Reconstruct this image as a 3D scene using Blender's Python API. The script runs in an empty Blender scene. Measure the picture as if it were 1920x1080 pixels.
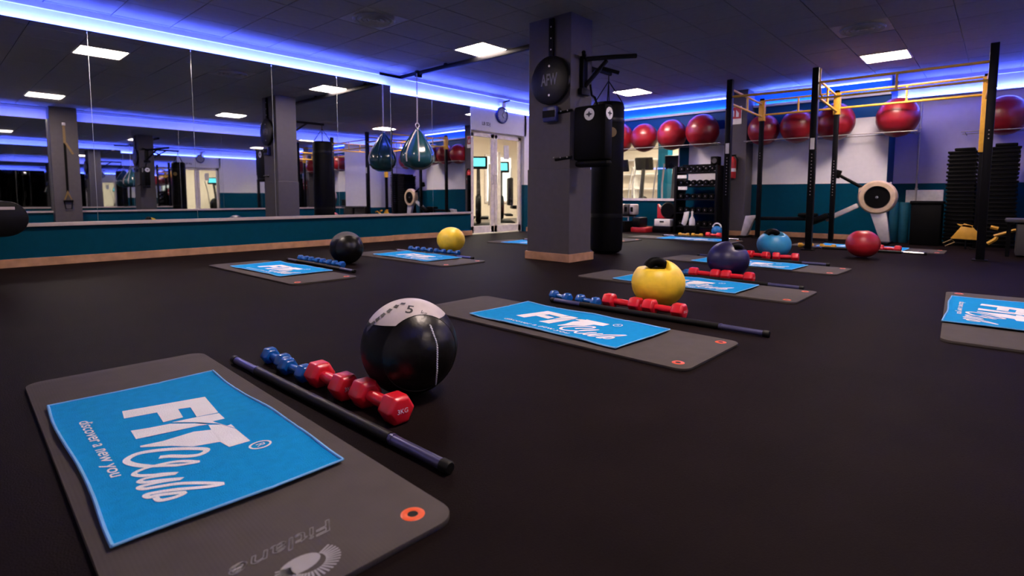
import bpy, bmesh, math, random
from mathutils import Vector, Matrix
from mathutils.geometry import tessellate_polygon
random.seed(7)
C = bpy.context.scene.collection
S = bpy.context.scene
PI = math.pi

# ------------------------------------------------------------------ camera, world, exposure
EYE = 0.72
cd = bpy.data.cameras.new('camera'); cam = bpy.data.objects.new('camera', cd); C.objects.link(cam)
cd.sensor_width = 36.0
cd.lens = 36.0 * 1019.718 / 1920
cd.shift_y = -(540 - 450.158) / 1920
cd.clip_start = 0.02
_r, _u, _f = (0.670278, -0.742105, 0.002812), (0.057942, 0.056111, 0.996742), (0.739845, 0.667931, -0.080609)
cam.matrix_world = Matrix(((_r[0], _u[0], -_f[0], 0), (_r[1], _u[1], -_f[1], 0), (_r[2], _u[2], -_f[2], EYE), (0, 0, 0, 1)))
cd.dof.use_dof = True; cd.dof.focus_distance = 2.6; cd.dof.aperture_fstop = 3.2
S.camera = cam
w = bpy.data.worlds.new('world'); S.world = w; w.use_nodes = True
w.node_tree.nodes['Background'].inputs[0].default_value = (0.01, 0.01, 0.02, 1)
w.node_tree.nodes['Background'].inputs[1].default_value = 0.3
S.view_settings.view_transform = 'Standard'; S.view_settings.look = 'None'
S.view_settings.exposure = 0.0; S.view_settings.gamma = 1.0; S.view_settings.use_curve_mapping = False
PANEL_E, LED_E, SIDE_E = 94.0, 280.0, 150.0
LED_C = (0.072, 0.118, 1.0)

# ------------------------------------------------------------------ materials
def srgb(r, g, b):
    f = lambda c: (c / 255 / 12.92) if c / 255 <= .04045 else ((c / 255 + .055) / 1.055) ** 2.4
    return (f(r), f(g), f(b), 1)
MATS = {}
def mat(name, col, rough=.5, metal=0., spec=.5, var=.12, scale=14., bump=0., bscale=60., coat=0., ior=1.5):
    m = bpy.data.materials.new(name); m.use_nodes = True; MATS[name] = m
    nt = m.node_tree; b = nt.nodes['Principled BSDF']
    b.inputs['Roughness'].default_value = rough; b.inputs['Metallic'].default_value = metal
    b.inputs['Specular IOR Level'].default_value = spec; b.inputs['Coat Weight'].default_value = coat; b.inputs['IOR'].default_value = ior
    tc = nt.nodes.new('ShaderNodeTexCoord')
    n = nt.nodes.new('ShaderNodeTexNoise'); n.inputs['Scale'].default_value = scale; n.inputs['Detail'].default_value = 4
    nt.links.new(tc.outputs['Object'], n.inputs['Vector'])
    r = nt.nodes.new('ShaderNodeMapRange'); r.inputs['To Min'].default_value = 1 - var; r.inputs['To Max'].default_value = 1 + var
    r.inputs['From Min'].default_value = .3; r.inputs['From Max'].default_value = .7
    nt.links.new(n.outputs['Fac'], r.inputs['Value'])
    mx = nt.nodes.new('ShaderNodeVectorMath'); mx.operation = 'SCALE'; mx.inputs[0].default_value = col[:3]
    nt.links.new(r.outputs['Result'], mx.inputs['Scale']); nt.links.new(mx.outputs['Vector'], b.inputs['Base Color'])
    if bump:
        n2 = nt.nodes.new('ShaderNodeTexNoise'); n2.inputs['Scale'].default_value = bscale; n2.inputs['Detail'].default_value = 3
        nt.links.new(tc.outputs['Object'], n2.inputs['Vector'])
        bp = nt.nodes.new('ShaderNodeBump'); bp.inputs['Strength'].default_value = bump; bp.inputs['Distance'].default_value = .01
        nt.links.new(n2.outputs['Fac'], bp.inputs['Height']); nt.links.new(bp.outputs['Normal'], b.inputs['Normal'])
    return m
def emis(name, col, st):
    m = bpy.data.materials.new(name); m.use_nodes = True; nt = m.node_tree; MATS[name] = m
    nt.nodes.remove(nt.nodes['Principled BSDF'])
    e = nt.nodes.new('ShaderNodeEmission'); e.inputs[0].default_value = (*col[:3], 1); e.inputs[1].default_value = st
    nt.links.new(e.outputs[0], nt.nodes['Material Output'].inputs[0]); return m

floor_m = mat('rubber_floor', (.0085, .0054, .0054, 1), .58, ior=1.07, var=.18, scale=3, bump=.25, bscale=220)
def speckle(m):
    nt = m.node_tree; b = nt.nodes['Principled BSDF']
    l = b.inputs['Base Color'].links[0].from_socket
    tc = [n for n in nt.nodes if n.type == 'TEX_COORD'][0]
    v = nt.nodes.new('ShaderNodeTexNoise'); v.inputs['Scale'].default_value = 160; v.inputs['Detail'].default_value = 2
    nt.links.new(tc.outputs['Object'], v.inputs['Vector'])
    cr = nt.nodes.new('ShaderNodeMapRange'); cr.inputs['From Min'].default_value = .64; cr.inputs['From Max'].default_value = .72
    nt.links.new(v.outputs['Fac'], cr.inputs['Value'])
    mx = nt.nodes.new('ShaderNodeMix'); mx.data_type = 'RGBA'
    nt.links.new(cr.outputs['Result'], mx.inputs[0]); nt.links.new(l, mx.inputs[6]); mx.inputs[7].default_value = (.010, .009, .009, 1)
    nt.links.new(mx.outputs[2], b.inputs['Base Color'])
speckle(floor_m)
wood_m = mat('orange_wood', (.40, .22, .13, 1), .5, spec=.2, var=.2, scale=9)
bluelit_white_m = mat('white_paint_blue_lit', (.37, .34, .60, 1), .6, var=.03)  # white wall paint with the blue strip glow mixed into its colour
teal_m = mat('teal_paint', (.0, .044, .080, 1), .5, spec=.06, var=.05)
white_m = mat('white_wall_paint', (.66, .65, .70, 1), .6, var=.03)
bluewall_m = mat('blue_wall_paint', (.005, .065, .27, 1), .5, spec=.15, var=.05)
grey_m = mat('grey_pillar_paint', (.072, .065, .075, 1), .55, spec=.2, var=.05)
ledge_m = mat('grey_ledge', (.42, .36, .37, 1), .4, var=.05)
tile_m = mat('ceiling_tile', (.20, .185, .185, 1), .8, var=.05, bump=.15, bscale=90)
tbar_m = mat('ceiling_grid', (.22, .22, .25, 1), .6)
vent_m = mat('vent_metal', (.24, .22, .22, 1), .5)
mirror_m = mat('mirror_silver', (.80, .82, .83, 1), .012, metal=1., var=.0)
edge_m = mat('mirror_edge', (.55, .60, .62, 1), .25, metal=.6)
darkedge_m = mat('dark_backing', (.02, .02, .03, 1), .5)
panel_e = emis('panel_light', (1, .79, .69), PANEL_E)
led_e = emis('led_blue', LED_C, LED_E)
ledw_e = emis('led_blue_back', (.10, .20, 1.0), LED_E)
ledf_e = emis('led_blue_front', LED_C, LED_E*.3)
led2_e = emis('led_blue_far', (.15, .2, 1.0), 4.0)
glow_e = emis('glowing_panel', (1, .93, .8), 2.2)
side_e = emis('side_room_light', (1, .86, .68), SIDE_E)
screen_e = emis('teal_screen', (.15, .75, .8), 2.2)
foam_m = mat('mat_foam', (.070, .060, .056, 1), .8, spec=.12, var=.06)
orange_m = mat('orange_plastic', (.75, .09, .015, 1), .4)
towel_m = mat('towel_blue', (.0, .27, .66, 1), .9, var=.06, scale=40, spec=.15, bump=.5, bscale=350)
hem_m = mat('towel_hem', (.16, .42, .78, 1), .85)
print_m = mat('white_print', (.76, .78, .86, 1), .85, var=.04, spec=.2, bump=.4, bscale=300)
matprint_m = mat('mat_print', (.26, .25, .26, 1), .7)
blk_m = mat('black_foam', (.006, .006, .0065, 1), .5, ior=1.3)
rod_m = mat('blued_steel', (.10, .10, .22, 1), .3, metal=.6)
chrome_m = mat('bright_steel', (.75, .75, .78, 1), .22, metal=1.)
red_m = mat('red_vinyl', (.64, .010, .024, 1), .36, coat=.12)
blue_m = mat('blue_vinyl', (.003, .085, .36, 1), .30, coat=.2)
yelv_m = mat('yellow_vinyl', (.62, .33, .02, 1), .35)
lea_m = mat('black_leather', (.0026, .0026, .0034, 1), .38, ior=1.25, bump=.12, bscale=30)
lea2_m = mat('black_leather_panel', (.005, .0045, .0045, 1), .32, ior=1.4, bump=.35, bscale=18)
beige_m = mat('pale_leather', (.46, .41, .42, 1), .5)
yel_m = mat('yellow_rubber', (.90, .62, .035, 1), .42)
navy_m = mat('navy_rubber', (.012, .009, .055, 1), .4)
sky_m = mat('sky_rubber', (.03, .26, .50, 1), .38)
blkp_m = mat('black_plastic', (.0022, .0022, .0026, 1), .5, ior=1.16)
steelblk_m = mat('black_steel', (.0026, .0026, .0040, 1), .45, ior=1.2)
steely_m = mat('yellow_steel', (.62, .33, .03, 1), .4)
ball_m = mat('gym_ball_red', (.18, .005, .011, 1), .34)
cream_m = mat('cream_plastic', (.50, .37, .25, 1), .4)
silver_m = mat('silver_aluminium', (.50, .47, .48, 1), .35, metal=.3)
whitep_m = mat('white_plastic', (.72, .70, .70, 1), .4)
bagblue_m = mat('water_bag_vinyl', (.010, .055, .075, 1), .22, coat=.5)
bluebox_m = mat('blue_plastic', (.008, .012, .10, 1), .4)
kb_m = mat('kettlebell_blue', (.01, .16, .45, 1), .4)
redsign_m = mat('red_paint', (.40, .012, .02, 1), .4)
frame_m = mat('white_frame', (.72, .66, .66, 1), .4)
clockf_m = mat('clock_face', (.25, .26, .34, 1), .4)
greybox_m = mat('grey_box', (.045, .042, .042, 1), .6)
sidewall_m = mat('warm_wall', (.70, .62, .52, 1), .7, var=.04)
sidefloor_m = mat('side_floor', (.12, .10, .09, 1), .5)
text_m = mat('dark_print', (.02, .02, .03, 1), .6)
textg_m = mat('grey_print', (.15, .15, .17, 1), .6)
bag_m = mat('punch_bag_leather', (.0018, .0018, .0024, 1), .55, ior=1.16, bump=.1, bscale=12)
gold_m = mat('gold_print', (.16, .10, .03, 1), .5)
poly_m = mat('teal_foam', (.004, .055, .095, 1), .6, spec=.2)
def glass(name):
    m = bpy.data.materials.new(name); m.use_nodes = True; nt = m.node_tree; nt.nodes.remove(nt.nodes['Principled BSDF'])
    t = nt.nodes.new('ShaderNodeBsdfTransparent'); g = nt.nodes.new('ShaderNodeBsdfGlossy'); g.inputs['Roughness'].default_value = .01
    t.inputs[0].default_value = (.93, .95, .94, 1)
    lw = nt.nodes.new('ShaderNodeLayerWeight'); lw.inputs[0].default_value = .5
    pw = nt.nodes.new('ShaderNodeMath'); pw.operation = 'POWER'; pw.inputs[1].default_value = 5.0
    f = nt.nodes.new('ShaderNodeMath'); f.operation = 'MULTIPLY_ADD'; f.inputs[1].default_value = .9; f.inputs[2].default_value = .03
    nt.links.new(lw.outputs['Facing'], pw.inputs[0]); nt.links.new(pw.outputs[0], f.inputs[0])
    mx = nt.nodes.new('ShaderNodeMixShader')
    nt.links.new(f.outputs[0], mx.inputs[0]); nt.links.new(t.outputs[0], mx.inputs[1]); nt.links.new(g.outputs[0], mx.inputs[2])
    nt.links.new(mx.outputs[0], nt.nodes['Material Output'].inputs[0]); return m
glass_m = glass('clear_glass')
# ribbed relief on the mats
def ribs(m):
    nt = m.node_tree; b = nt.nodes['Principled BSDF']; tc = [n for n in nt.nodes if n.type == 'TEX_COORD'][0]
    wv = nt.nodes.new('ShaderNodeTexWave'); wv.inputs['Scale'].default_value = 36; wv.bands_direction = 'X'
    nt.links.new(tc.outputs['Object'], wv.inputs['Vector'])
    bp = nt.nodes.new('ShaderNodeBump'); bp.inputs['Strength'].default_value = .05; bp.inputs['Distance'].default_value = .003
    nt.links.new(wv.outputs['Fac'], bp.inputs['Height']); nt.links.new(bp.outputs['Normal'], b.inputs['Normal'])
ribs(foam_m)

# ------------------------------------------------------------------ mesh helpers
class MB:
    def __init__(s): s.V = []; s.F = []
    def add(s, V, F, M=None):
        o = len(s.V)
        for v in V: s.V.append(tuple(M @ Vector(v)) if M is not None else tuple(v))
        s.F += [tuple(i + o for i in f) for f in F]; return s
    def box(s, x0, x1, y0, y1, z0, z1, M=None):
        V = [(x, y, z) for x in (x0, x1) for y in (y0, y1) for z in (z0, z1)]
        return s.add(V, [(0, 1, 3, 2), (4, 6, 7, 5), (0, 4, 5, 1), (2, 3, 7, 6), (0, 2, 6, 4), (1, 5, 7, 3)], M)
    def cbox(s, c, d, rz=0, ry=0, rx=0):
        M = Matrix.Translation(c) @ Matrix.Rotation(rz, 4, 'Z') @ Matrix.Rotation(ry, 4, 'Y') @ Matrix.Rotation(rx, 4, 'X')
        return s.box(-d[0]/2, d[0]/2, -d[1]/2, d[1]/2, -d[2]/2, d[2]/2, M)
    def tube(s, pts, r, n=10, closed=False, caps=True):
        P = [Vector(p) for p in pts]; N = len(P); rings = []
        rr = r if isinstance(r, (list, tuple)) else [r] * N
        up = None
        for i in range(N):
            a = P[i-1] if (i > 0 or closed) else P[i]; b = P[(i+1) % N] if (i < N-1 or closed) else P[i]
            t = (b - a).normalized()
            if up is None:
                up = Vector((0, 0, 1)) if abs(t.z) < .9 else Vector((1, 0, 0))
            x = t.cross(up).normalized(); up = x.cross(t).normalized()
            rings.append([P[i] + (x * math.cos(2*PI*k/n) + up * math.sin(2*PI*k/n)) * rr[i] for k in range(n)])
        V = [v for q in rings for v in q]; F = []
        for i in range(N if closed else N - 1):
            j = (i + 1) % N
            for k in range(n): F.append((i*n+k, i*n+(k+1) % n, j*n+(k+1) % n, j*n+k))
        if caps and not closed: F += [tuple(range(n-1, -1, -1)), tuple((N-1)*n+k for k in range(n))]
        return s.add(V, F)
    def lathe(s, prof, n=24, M=None, ends=True):
        V = []; F = []; N = len(prof)
        for (r, z) in prof:
            for k in range(n): V.append((max(r, 1e-5)*math.cos(2*PI*k/n), max(r, 1e-5)*math.sin(2*PI*k/n), z))
        for i in range(N-1):
            for k in range(n): F.append((i*n+k, i*n+(k+1) % n, (i+1)*n+(k+1) % n, (i+1)*n+k))
        if ends: F += [tuple(range(n-1, -1, -1)), tuple((N-1)*n+k for k in range(n))]
        return s.add(V, F, M)
    def cyl(s, p0, p1, r, n=16): return s.tube([p0, p1], r, n)
    def sphere(s, c, r, nu=32, nv=20, fn=None):
        V = []; F = []
        for j in range(nv+1):
            th = PI*j/nv
            for i in range(nu):
                p = Vector((math.sin(th)*math.cos(2*PI*i/nu), math.sin(th)*math.sin(2*PI*i/nu), math.cos(th)))
                if fn: p = fn(p)
                V.append((c[0]+p.x*r, c[1]+p.y*r, c[2]+p.z*r))
        for j in range(nv):
            for i in range(nu): F.append((j*nu+i, (j+1)*nu+i, (j+1)*nu+(i+1) % nu, j*nu+(i+1) % nu))
        return s.add(V, F)
    def prism(s, poly, z0, z1, M=None):
        n = len(poly); V = [(x, y, z0) for x, y in poly] + [(x, y, z1) for x, y in poly]
        F = [(i, (i+1) % n, n+(i+1) % n, n+i) for i in range(n)]
        for t in tessellate_polygon([[Vector((x, y, 0)) for x, y in poly]]):
            F += [tuple(n+i for i in t), tuple(reversed(t))]
        return s.add(V, F, M)
    def build(s, name, m, parent=None, bevel=0., smooth=True, seg=2, fix=True):
        me = bpy.data.meshes.new(name); bm = bmesh.new()
        vs = [bm.verts.new(v) for v in s.V]
        for f in s.F:
            try: bm.faces.new([vs[i] for i in f])
            except ValueError: pass
        bmesh.ops.remove_doubles(bm, verts=bm.verts, dist=1e-5)
        if fix: bmesh.ops.recalc_face_normals(bm, faces=bm.faces)
        if bevel:
            ed = [e for e in bm.edges if len(e.link_faces) == 2 and e.calc_face_angle(0) > .6]
            bmesh.ops.bevel(bm, geom=ed, offset=bevel, segments=seg, affect='EDGES', profile=.5, clamp_overlap=True)
        bm.to_mesh(me); bm.free()
        if smooth:
            me.polygons.foreach_set('use_smooth', [True]*len(me.polygons)); me.set_sharp_from_angle(angle=.7)
        me.materials.append(m)
        o = bpy.data.objects.new(name, me); C.objects.link(o)
        if parent is not None: o.parent = parent
        return o
def put(o, loc, rz=0): o.location = loc; o.rotation_euler = (0, 0, rz); return o
def tag(o, label=None, cat=None, group=None, kind=None):
    if label: o['label'] = label
    if cat: o['category'] = cat
    if group: o['group'] = group
    if kind: o['kind'] = kind
    return o
def thing(name, label, cat, loc=(0, 0, 0), rz=0, group=None):
    o = bpy.data.objects.new(name, None); C.objects.link(o); o.empty_display_size = .1
    put(o, loc, rz); return tag(o, label, cat, group)
def copy_tree(o, parent=None):
    c = o.copy(); C.objects.link(c)
    if parent is not None: c.parent = parent
    for ch in list(o.children): copy_tree(ch, c)
    return c
def struct(name, mb, m, parent=None, label=None, bevel=0., smooth=False):
    o = mb.build(name, m, parent, bevel=bevel, smooth=smooth)
    o['kind'] = 'structure'
    if label: o['label'] = label
    return o
def text_geo(txt, size, ext=0., off=0., shear=0., align='CENTER'):
    cu = bpy.data.curves.new('lettering', 'FONT'); cu.body = txt; cu.size = size; cu.extrude = ext; cu.offset = off; cu.shear = shear
    cu.align_x = align; cu.align_y = 'CENTER'; cu.resolution_u = 3
    o = bpy.data.objects.new('lettering', cu); C.objects.link(o)
    bpy.context.view_layer.update()
    me = bpy.data.meshes.new_from_object(o.evaluated_get(bpy.context.evaluated_depsgraph_get()))
    V = [tuple(v.co) for v in me.vertices]; F = [tuple(p.vertices) for p in me.polygons]
    bpy.data.objects.remove(o); bpy.data.curves.remove(cu); bpy.data.meshes.remove(me)
    return V, F
def frame(origin, xa, ya):
    x = Vector(xa).normalized(); y = Vector(ya).normalized(); z = x.cross(y)
    return Matrix(((x.x, y.x, z.x, origin[0]), (x.y, y.y, z.y, origin[1]), (x.z, y.z, z.z, origin[2]), (0, 0, 0, 1)))
def catmull(P, k=6):
    P = [Vector(p) for p in P]; out = []
    for i in range(len(P)-1):
        a = P[max(i-1, 0)]; b = P[i]; c = P[i+1]; d = P[min(i+2, len(P)-1)]
        for j in range(k):
            t = j/k; out.append(.5*((2*b)+(c-a)*t+(2*a-5*b+4*c-d)*t*t+(3*b-a-3*c+d)*t**3))
    out.append(P[-1]); return out

# ------------------------------------------------------------------ room shell
X0, XB, XR = -1.3, 10.665, 11.3          # rear end, ball wall, recessed wall
YL, YO, HC = 7.242, -0.85, 2.66          # mirror plane on the left, opposite mirror, ceiling
YD = 7.29
fl = MB().box(X0-.1, XR+.1, YO-.1, YD+.02, -.1, 0); struct('floor', fl, floor_m, label='black speckled rubber gym floor')
fl = MB().box(6.0, XB+.02, YD+.02, 12.1, -.1, -.001).box(XB+.0, 16, 4.0, 12.1, -.1, -.001); struct('floor', fl, sidefloor_m, label='floor of the lit room behind the glass')
ceil = struct('ceiling', MB().box(X0-.1, XR+.1, YO-.1, YD+.17, HC+.012, HC+.1), tbar_m, label='suspended ceiling of square mineral tiles')
P = .564
cells = {}
gx0, gy0 = 8.92, 1.05
LIGHTS = {(0, 0): 'panel light over the black and yellow rig', (0, 7): 'panel light just right of the pillar near the window', (-7, 7): 'panel light beside the ceiling beam left of the pillar',
          (-7, -1): 'panel light over the opposite mirror wall, seen in the mirror', (-13, 7): 'panel light high at left, seen only in the mirror', (-13, -1): 'panel light by the strapped wall pillar, seen in the mirror'}
VENTS = {(-10, 7): 'round air diffuser in the ceiling left of the pillar', (-3, 0): 'round air diffuser in the ceiling above the rig'}
first = None; ntile = 0; rest = MB()
for i in range(-19, 5):
    for j in range(-4, 12):
        if (i, j) in LIGHTS or (i, j) in VENTS: continue
        x, y = gx0+i*P, gy0+j*P
        x0, x1, y0, y1 = max(x+.004, X0), min(x+P-.004, XR), max(y+.004, YO), min(y+P-.004, YD+.1)
        if x1-x0 < .03 or y1-y0 < .03: continue
        whole = (x1-x0 > P-.01 and y1-y0 > P-.01)
        if i < -16: rest.box(x0, x1, y0, y1, HC, HC+.012); continue
        if whole:
            if first is None:
                first = MB().box(-P/2+.004, P/2-.004, -P/2+.004, P/2-.004, 0, .012).build('ceiling_tile', tile_m, ceil, smooth=False, bevel=.002, seg=1); o = first
            else:
                o = first.copy(); C.objects.link(o)
            o.location = (x+P/2, y+P/2, HC+random.uniform(-.001, .001)); ntile += 1
        else:
            MB().box(x0, x1, y0, y1, HC, HC+.012).build('ceiling_tile', tile_m, ceil, smooth=False); ntile += 1
tag(rest.build('ceiling_tile', tile_m, ceil, smooth=False), kind='stuff')
for (i, j), lab in LIGHTS.items():
    t = thing('ceiling_light', 'square white '+lab, 'ceiling light', (gx0+i*P+P/2, gy0+j*P+P/2, HC-.004), group='square ceiling panel lights')
    f = MB(); h = P/2-.004
    for a in range(4): f.box(-h, h, h-.018, h, 0, .03, Matrix.Rotation(a*PI/2, 4, 'Z'))
    f.build('light_frame', frame_m, t, smooth=False)
    MB().box(-h+.018, h-.018, -h+.018, h-.018, .006, .016).build('diffuser', panel_e, t, smooth=False)
for (i, j), lab in VENTS.items():
    t = thing('ceiling_vent', 'grey '+lab, 'vent', (gx0+i*P+P/2, gy0+j*P+P/2, HC-.002))
    h = P/2-.004; MB().box(-h, h, -h, h, .004, .014).build('face_plate', vent_m, t, smooth=False)
    for k, rr in enumerate((.235, .18, .125, .07)):
        MB().lathe([(rr, 0), (rr-.012, -.016), (rr-.042, -.004), (rr-.036, .004)], 32, ends=False).build('diffuser_ring', vent_m, t)
    MB().lathe([(.0, -.01), (.02, -.01), (.024, .004)], 20).build('diffuser_hub', vent_m, t)

# left wall: upper wall, backing, dado, ledge, skirting
YW = 7.36
wl = MB().box(X0, XB+.1, YW, YW+.1, 2.0, HC+.01).box(X0, 6.95, YW, YW+.1, 0, 2.0)
wl.box(6.95, 8.50, YD, YW, 1.93, 2.34).box(8.44, XB+.1, YD, YW+.1, .95, 2.34).box(8.44, XB+.1, YW, YW+.1, 0, .95)
struct('wall_left', wl, white_m, label='white upper wall over the mirrors and glass door')
struct('wall_left', MB().box(X0, 5.17, YL+.018, YW, .46, 2.41).box(5.17, 6.95, YL+.066, YW, .46, 2.345), darkedge_m, label='dark backing board behind the mirrors')
struct('wall_left', MB().box(X0, 5.17, YL+.005, YW, 0, .40).box(5.17, 6.95, YL+.055, YW, 0, .40).box(8.44, XB, YD, YW, 0, .95), teal_m, label='teal low wall under the mirror ledge')
struct('trim_1', MB().box(X0, 5.17, YL-.035, YW, .40, .437).box(5.17, 6.96, YL+.02, YW, .395, .43), ledge_m, label='pinkish grey ledge under the mirrors', bevel=.004)
struct('baseboard_left', MB().box(X0, 5.18, YL-.012, YL+.01, 0, .085).box(5.18, 6.97, YL+.038, YL+.06, 0, .085).box(8.50, XB, YD-.015, YD+.01, 0, .085), wood_m, label='orange wooden skirting along the left wall', bevel=.003)
struct('trim_2', MB().box(X0, XB, YW-.045, YW, 2.60, HC), white_m, label='white cornice along the left wall')
struct('trim_3', MB().box(5.18, XB, YL+.05, YW, 2.345, 2.375).box(5.18, XB, YL+.05, YL+.056, 2.375, 2.394), white_m, label='light ledge along the left wall over the door')
tag(MB().box(X0, 5.165, YL+.036, YL+.050, 2.422, 2.432).build('led_strip', led_e, smooth=False), 'blue glowing light strip on top of the long left mirror', 'light strip')
tag(MB().box(5.19, XB-.02, YL+.076, YL+.090, 2.376, 2.386).build('led_strip', led_e, smooth=False), 'blue glowing light strip above the short mirror and the glass door', 'light strip')
def mirror(label, edges, y, z0, z1, face, tilt=0.):
    t = thing('wall_mirror', label, 'mirror', (edges[0], y, z0))
    for a, b in zip(edges[:-1], edges[1:]):
        p = MB().box(.0015, b-a-.0015, 0, .008, 0, z1-z0) if face < 0 else MB().box(.0015, b-a-.0015, -.008, 0, 0, z1-z0)
        o = p.build('mirror_panel', mirror_m, t, smooth=False); o.location = (a-edges[0], 0, 0); o.rotation_euler = (tilt, 0, 0)
    for a in edges:
        (MB().box(-.0015, .0015, .001, .006, 0, z1-z0) if face < 0 else MB().box(-.0015, .0015, -.006, -.001, 0, z1-z0)).build('panel_edge', edge_m, t, smooth=False).location = (a-edges[0], (.001 if face < 0 else 0), 0)
    return t
mirror('long wall mirror of several panels on the left wall', [-1.25, -.6, .38, 1.36, 2.34, 3.30, 4.24, 5.168], YL, .44, 2.442, -1, -.004)
mirror('short wall mirror between the long mirror and the glass door', [5.175, 6.05, 6.95], YL+.05, .432, 2.372, -1, -.004)

# glass double door
dr = struct('door_1', MB().box(6.95, 8.50, 7.38, 7.43, 1.90, 1.96).box(8.44, 8.50, 7.38, 7.43, 0, 1.93).box(6.95, 7.0, 7.38, 7.43, 0, 1.93), frame_m, label='white framed glass double door to the lit room')
for a, b in ((7.02, 7.645), (7.66, 8.435)):
    lf = MB().box(a, a+.075, 7.375, 7.41, .02, 1.9).box(b-.085, b, 7.375, 7.41, .02, 1.9).box(a, b, 7.375, 7.41, .02, .15).box(a, b, 7.375, 7.41, 1.83, 1.9)
    d = struct('door_leaf', lf, frame_m, dr, bevel=.003)
    g = struct('pane', MB().box(a+.07, b-.08, 7.39, 7.396, .14, 1.84), glass_m, d)
    struct('door_handle', MB().tube([(b-.05 if a < 7.5 else a+.03, 7.375, .95), (b-.05 if a < 7.5 else a+.03, 7.345, .95), (b-.05 if a < 7.5 else a+.03, 7.345, 1.12), (b-.05 if a < 7.5 else a+.03, 7.375, 1.12)], .008), silver_m, d)
struct('notice', MB().box(7.93, 8.08, 7.383, 7.388, 1.45, 1.72), whitep_m, dr)

# ball wall with the window and the recess
WY0, WY1, WZ0, WZ1 = 5.0, 6.9, .68, 1.88
wb = MB()
def wall_x(mb, x0, x1, y0, y1, z0, z1): mb.box(x0, x1, y0, y1, z0, z1)
wb.box(XB, XB+.12, 1.44, WY0, .95, 2.03).box(XB, XB+.12, WY0, WY1, WZ1, 2.03).box(XB, XB+.12, WY1, YD, .95, 2.03)
struct('wall_back', wb, white_m, label='white middle of the wall behind the red balls')
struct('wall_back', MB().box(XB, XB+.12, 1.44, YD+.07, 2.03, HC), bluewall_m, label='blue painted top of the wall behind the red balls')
tl = MB().box(XB, XB+.12, 1.44, WY0, 0, .95).box(XB, XB+.12, WY0, WY1, 0, WZ0).box(XB, XB+.12, WY1, YD, 0, .95)
tl.box(XB-.004, XB, 4.80, 5.0, .0, 2.03)
tl.box(XB+.002, XR, 1.434, 1.44, 0, HC)
struct('wall_back', tl, teal_m, label='teal low wall and corner strips behind the red balls')
struct('wall_back', MB().box(XB+.12, XR, 1.44, 1.56, 0, HC), white_m)
struct('trim_4', MB().box(XB-.07, XB, 1.44, YD, 2.362, 2.388).box(XB-.07, XB-.064, 1.44, YD, 2.388, 2.406), white_m, label='white light ledge on the ball wall')
struct('trim_5', MB().box(XB-.05, XB, 1.44, YD, 2.592, HC), white_m, label='white cornice on the ball wall')
struct('baseboard_back', MB().box(XB-.015, XB, 1.42, YD, 0, .085).box(XB, XR, 1.415, 1.432, 0, .085), wood_m, label='orange wooden skirting under the ball wall', bevel=.003)
tag(MB().box(XB-.044, XB-.032, 3.98, YD-.09, 2.389, 2.398).build('led_strip', ledw_e, smooth=False), 'blue light strip on the ball wall left of the rear pillar', 'light strip')
tag(MB().box(XB-.044, XB-.032, 1.46, 3.52, 2.389, 2.398).build('led_strip', ledw_e, smooth=False), 'blue light strip on the ball wall right of the rear pillar', 'light strip')
tag(MB().box(5.19, XB-.02, YL+.040, YL+.049, 2.362, 2.376).build('led_strip', ledf_e, smooth=False), 'blue light strip on the front of the ledge over the glass door', 'light strip')
tag(MB().box(XR-.102, XR-.091, YO+.02, 1.42, 2.372, 2.388).build('led_strip', ledf_e, smooth=False), 'blue light strip on the front of the recessed wall ledge', 'light strip')
tag(MB().box(XB-.061, XB-.051, 1.46, YD-.02, 2.590, 2.600).build('led_strip', ledf_e, smooth=False), 'thin blue glowing line standing in for the lit cornice edge over the red balls', 'light strip')  # glowing line stands in for the cornice edge lit from below
wn = struct('window_1', MB().box(XB-.03, XB+.06, WY0-.03, WY1+.03, WZ0-.05, WZ0), frame_m, label='interior window with white sill into the lit room')
struct('window_frame', MB().box(XB+.0, XB+.05, WY0, WY0+.025, WZ0, WZ1).box(XB, XB+.05, WY1-.025, WY1, WZ0, WZ1).box(XB, XB+.05, WY0, WY1, WZ1-.025, WZ1), frame_m, wn)
struct('pane', MB().box(XB+.02, XB+.026, WY0+.02, WY1-.02, WZ0, WZ1-.02), glass_m, wn)
# recessed wall at right
wr = MB().box(XR, XR+.12, YO-.1, 1.5, .95, HC); struct('wall_back', wr, bluelit_white_m, label='white recessed wall behind the stacked steps')
struct('wall_back', MB().box(XR-.002, XR+.12, YO-.1, 1.44, 0, .95), teal_m, label='teal low part of the recessed wall')
struct('trim_6', MB().box(XR-.09, XR, YO, 1.43, 2.355, 2.388).box(XR-.05, XR, YO, 1.43, 2.60, HC).box(XR-.09, XR-.084, YO, 1.43, 2.388, 2.406), white_m, label='white light ledge and cornice on the recessed wall')
tag(MB().box(XR-.060, XR-.046, YO+.02, 1.42, 2.389, 2.399).build('led_strip', led_e, smooth=False), 'blue light strip on the recessed wall behind the stacked steps', 'light strip')
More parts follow.
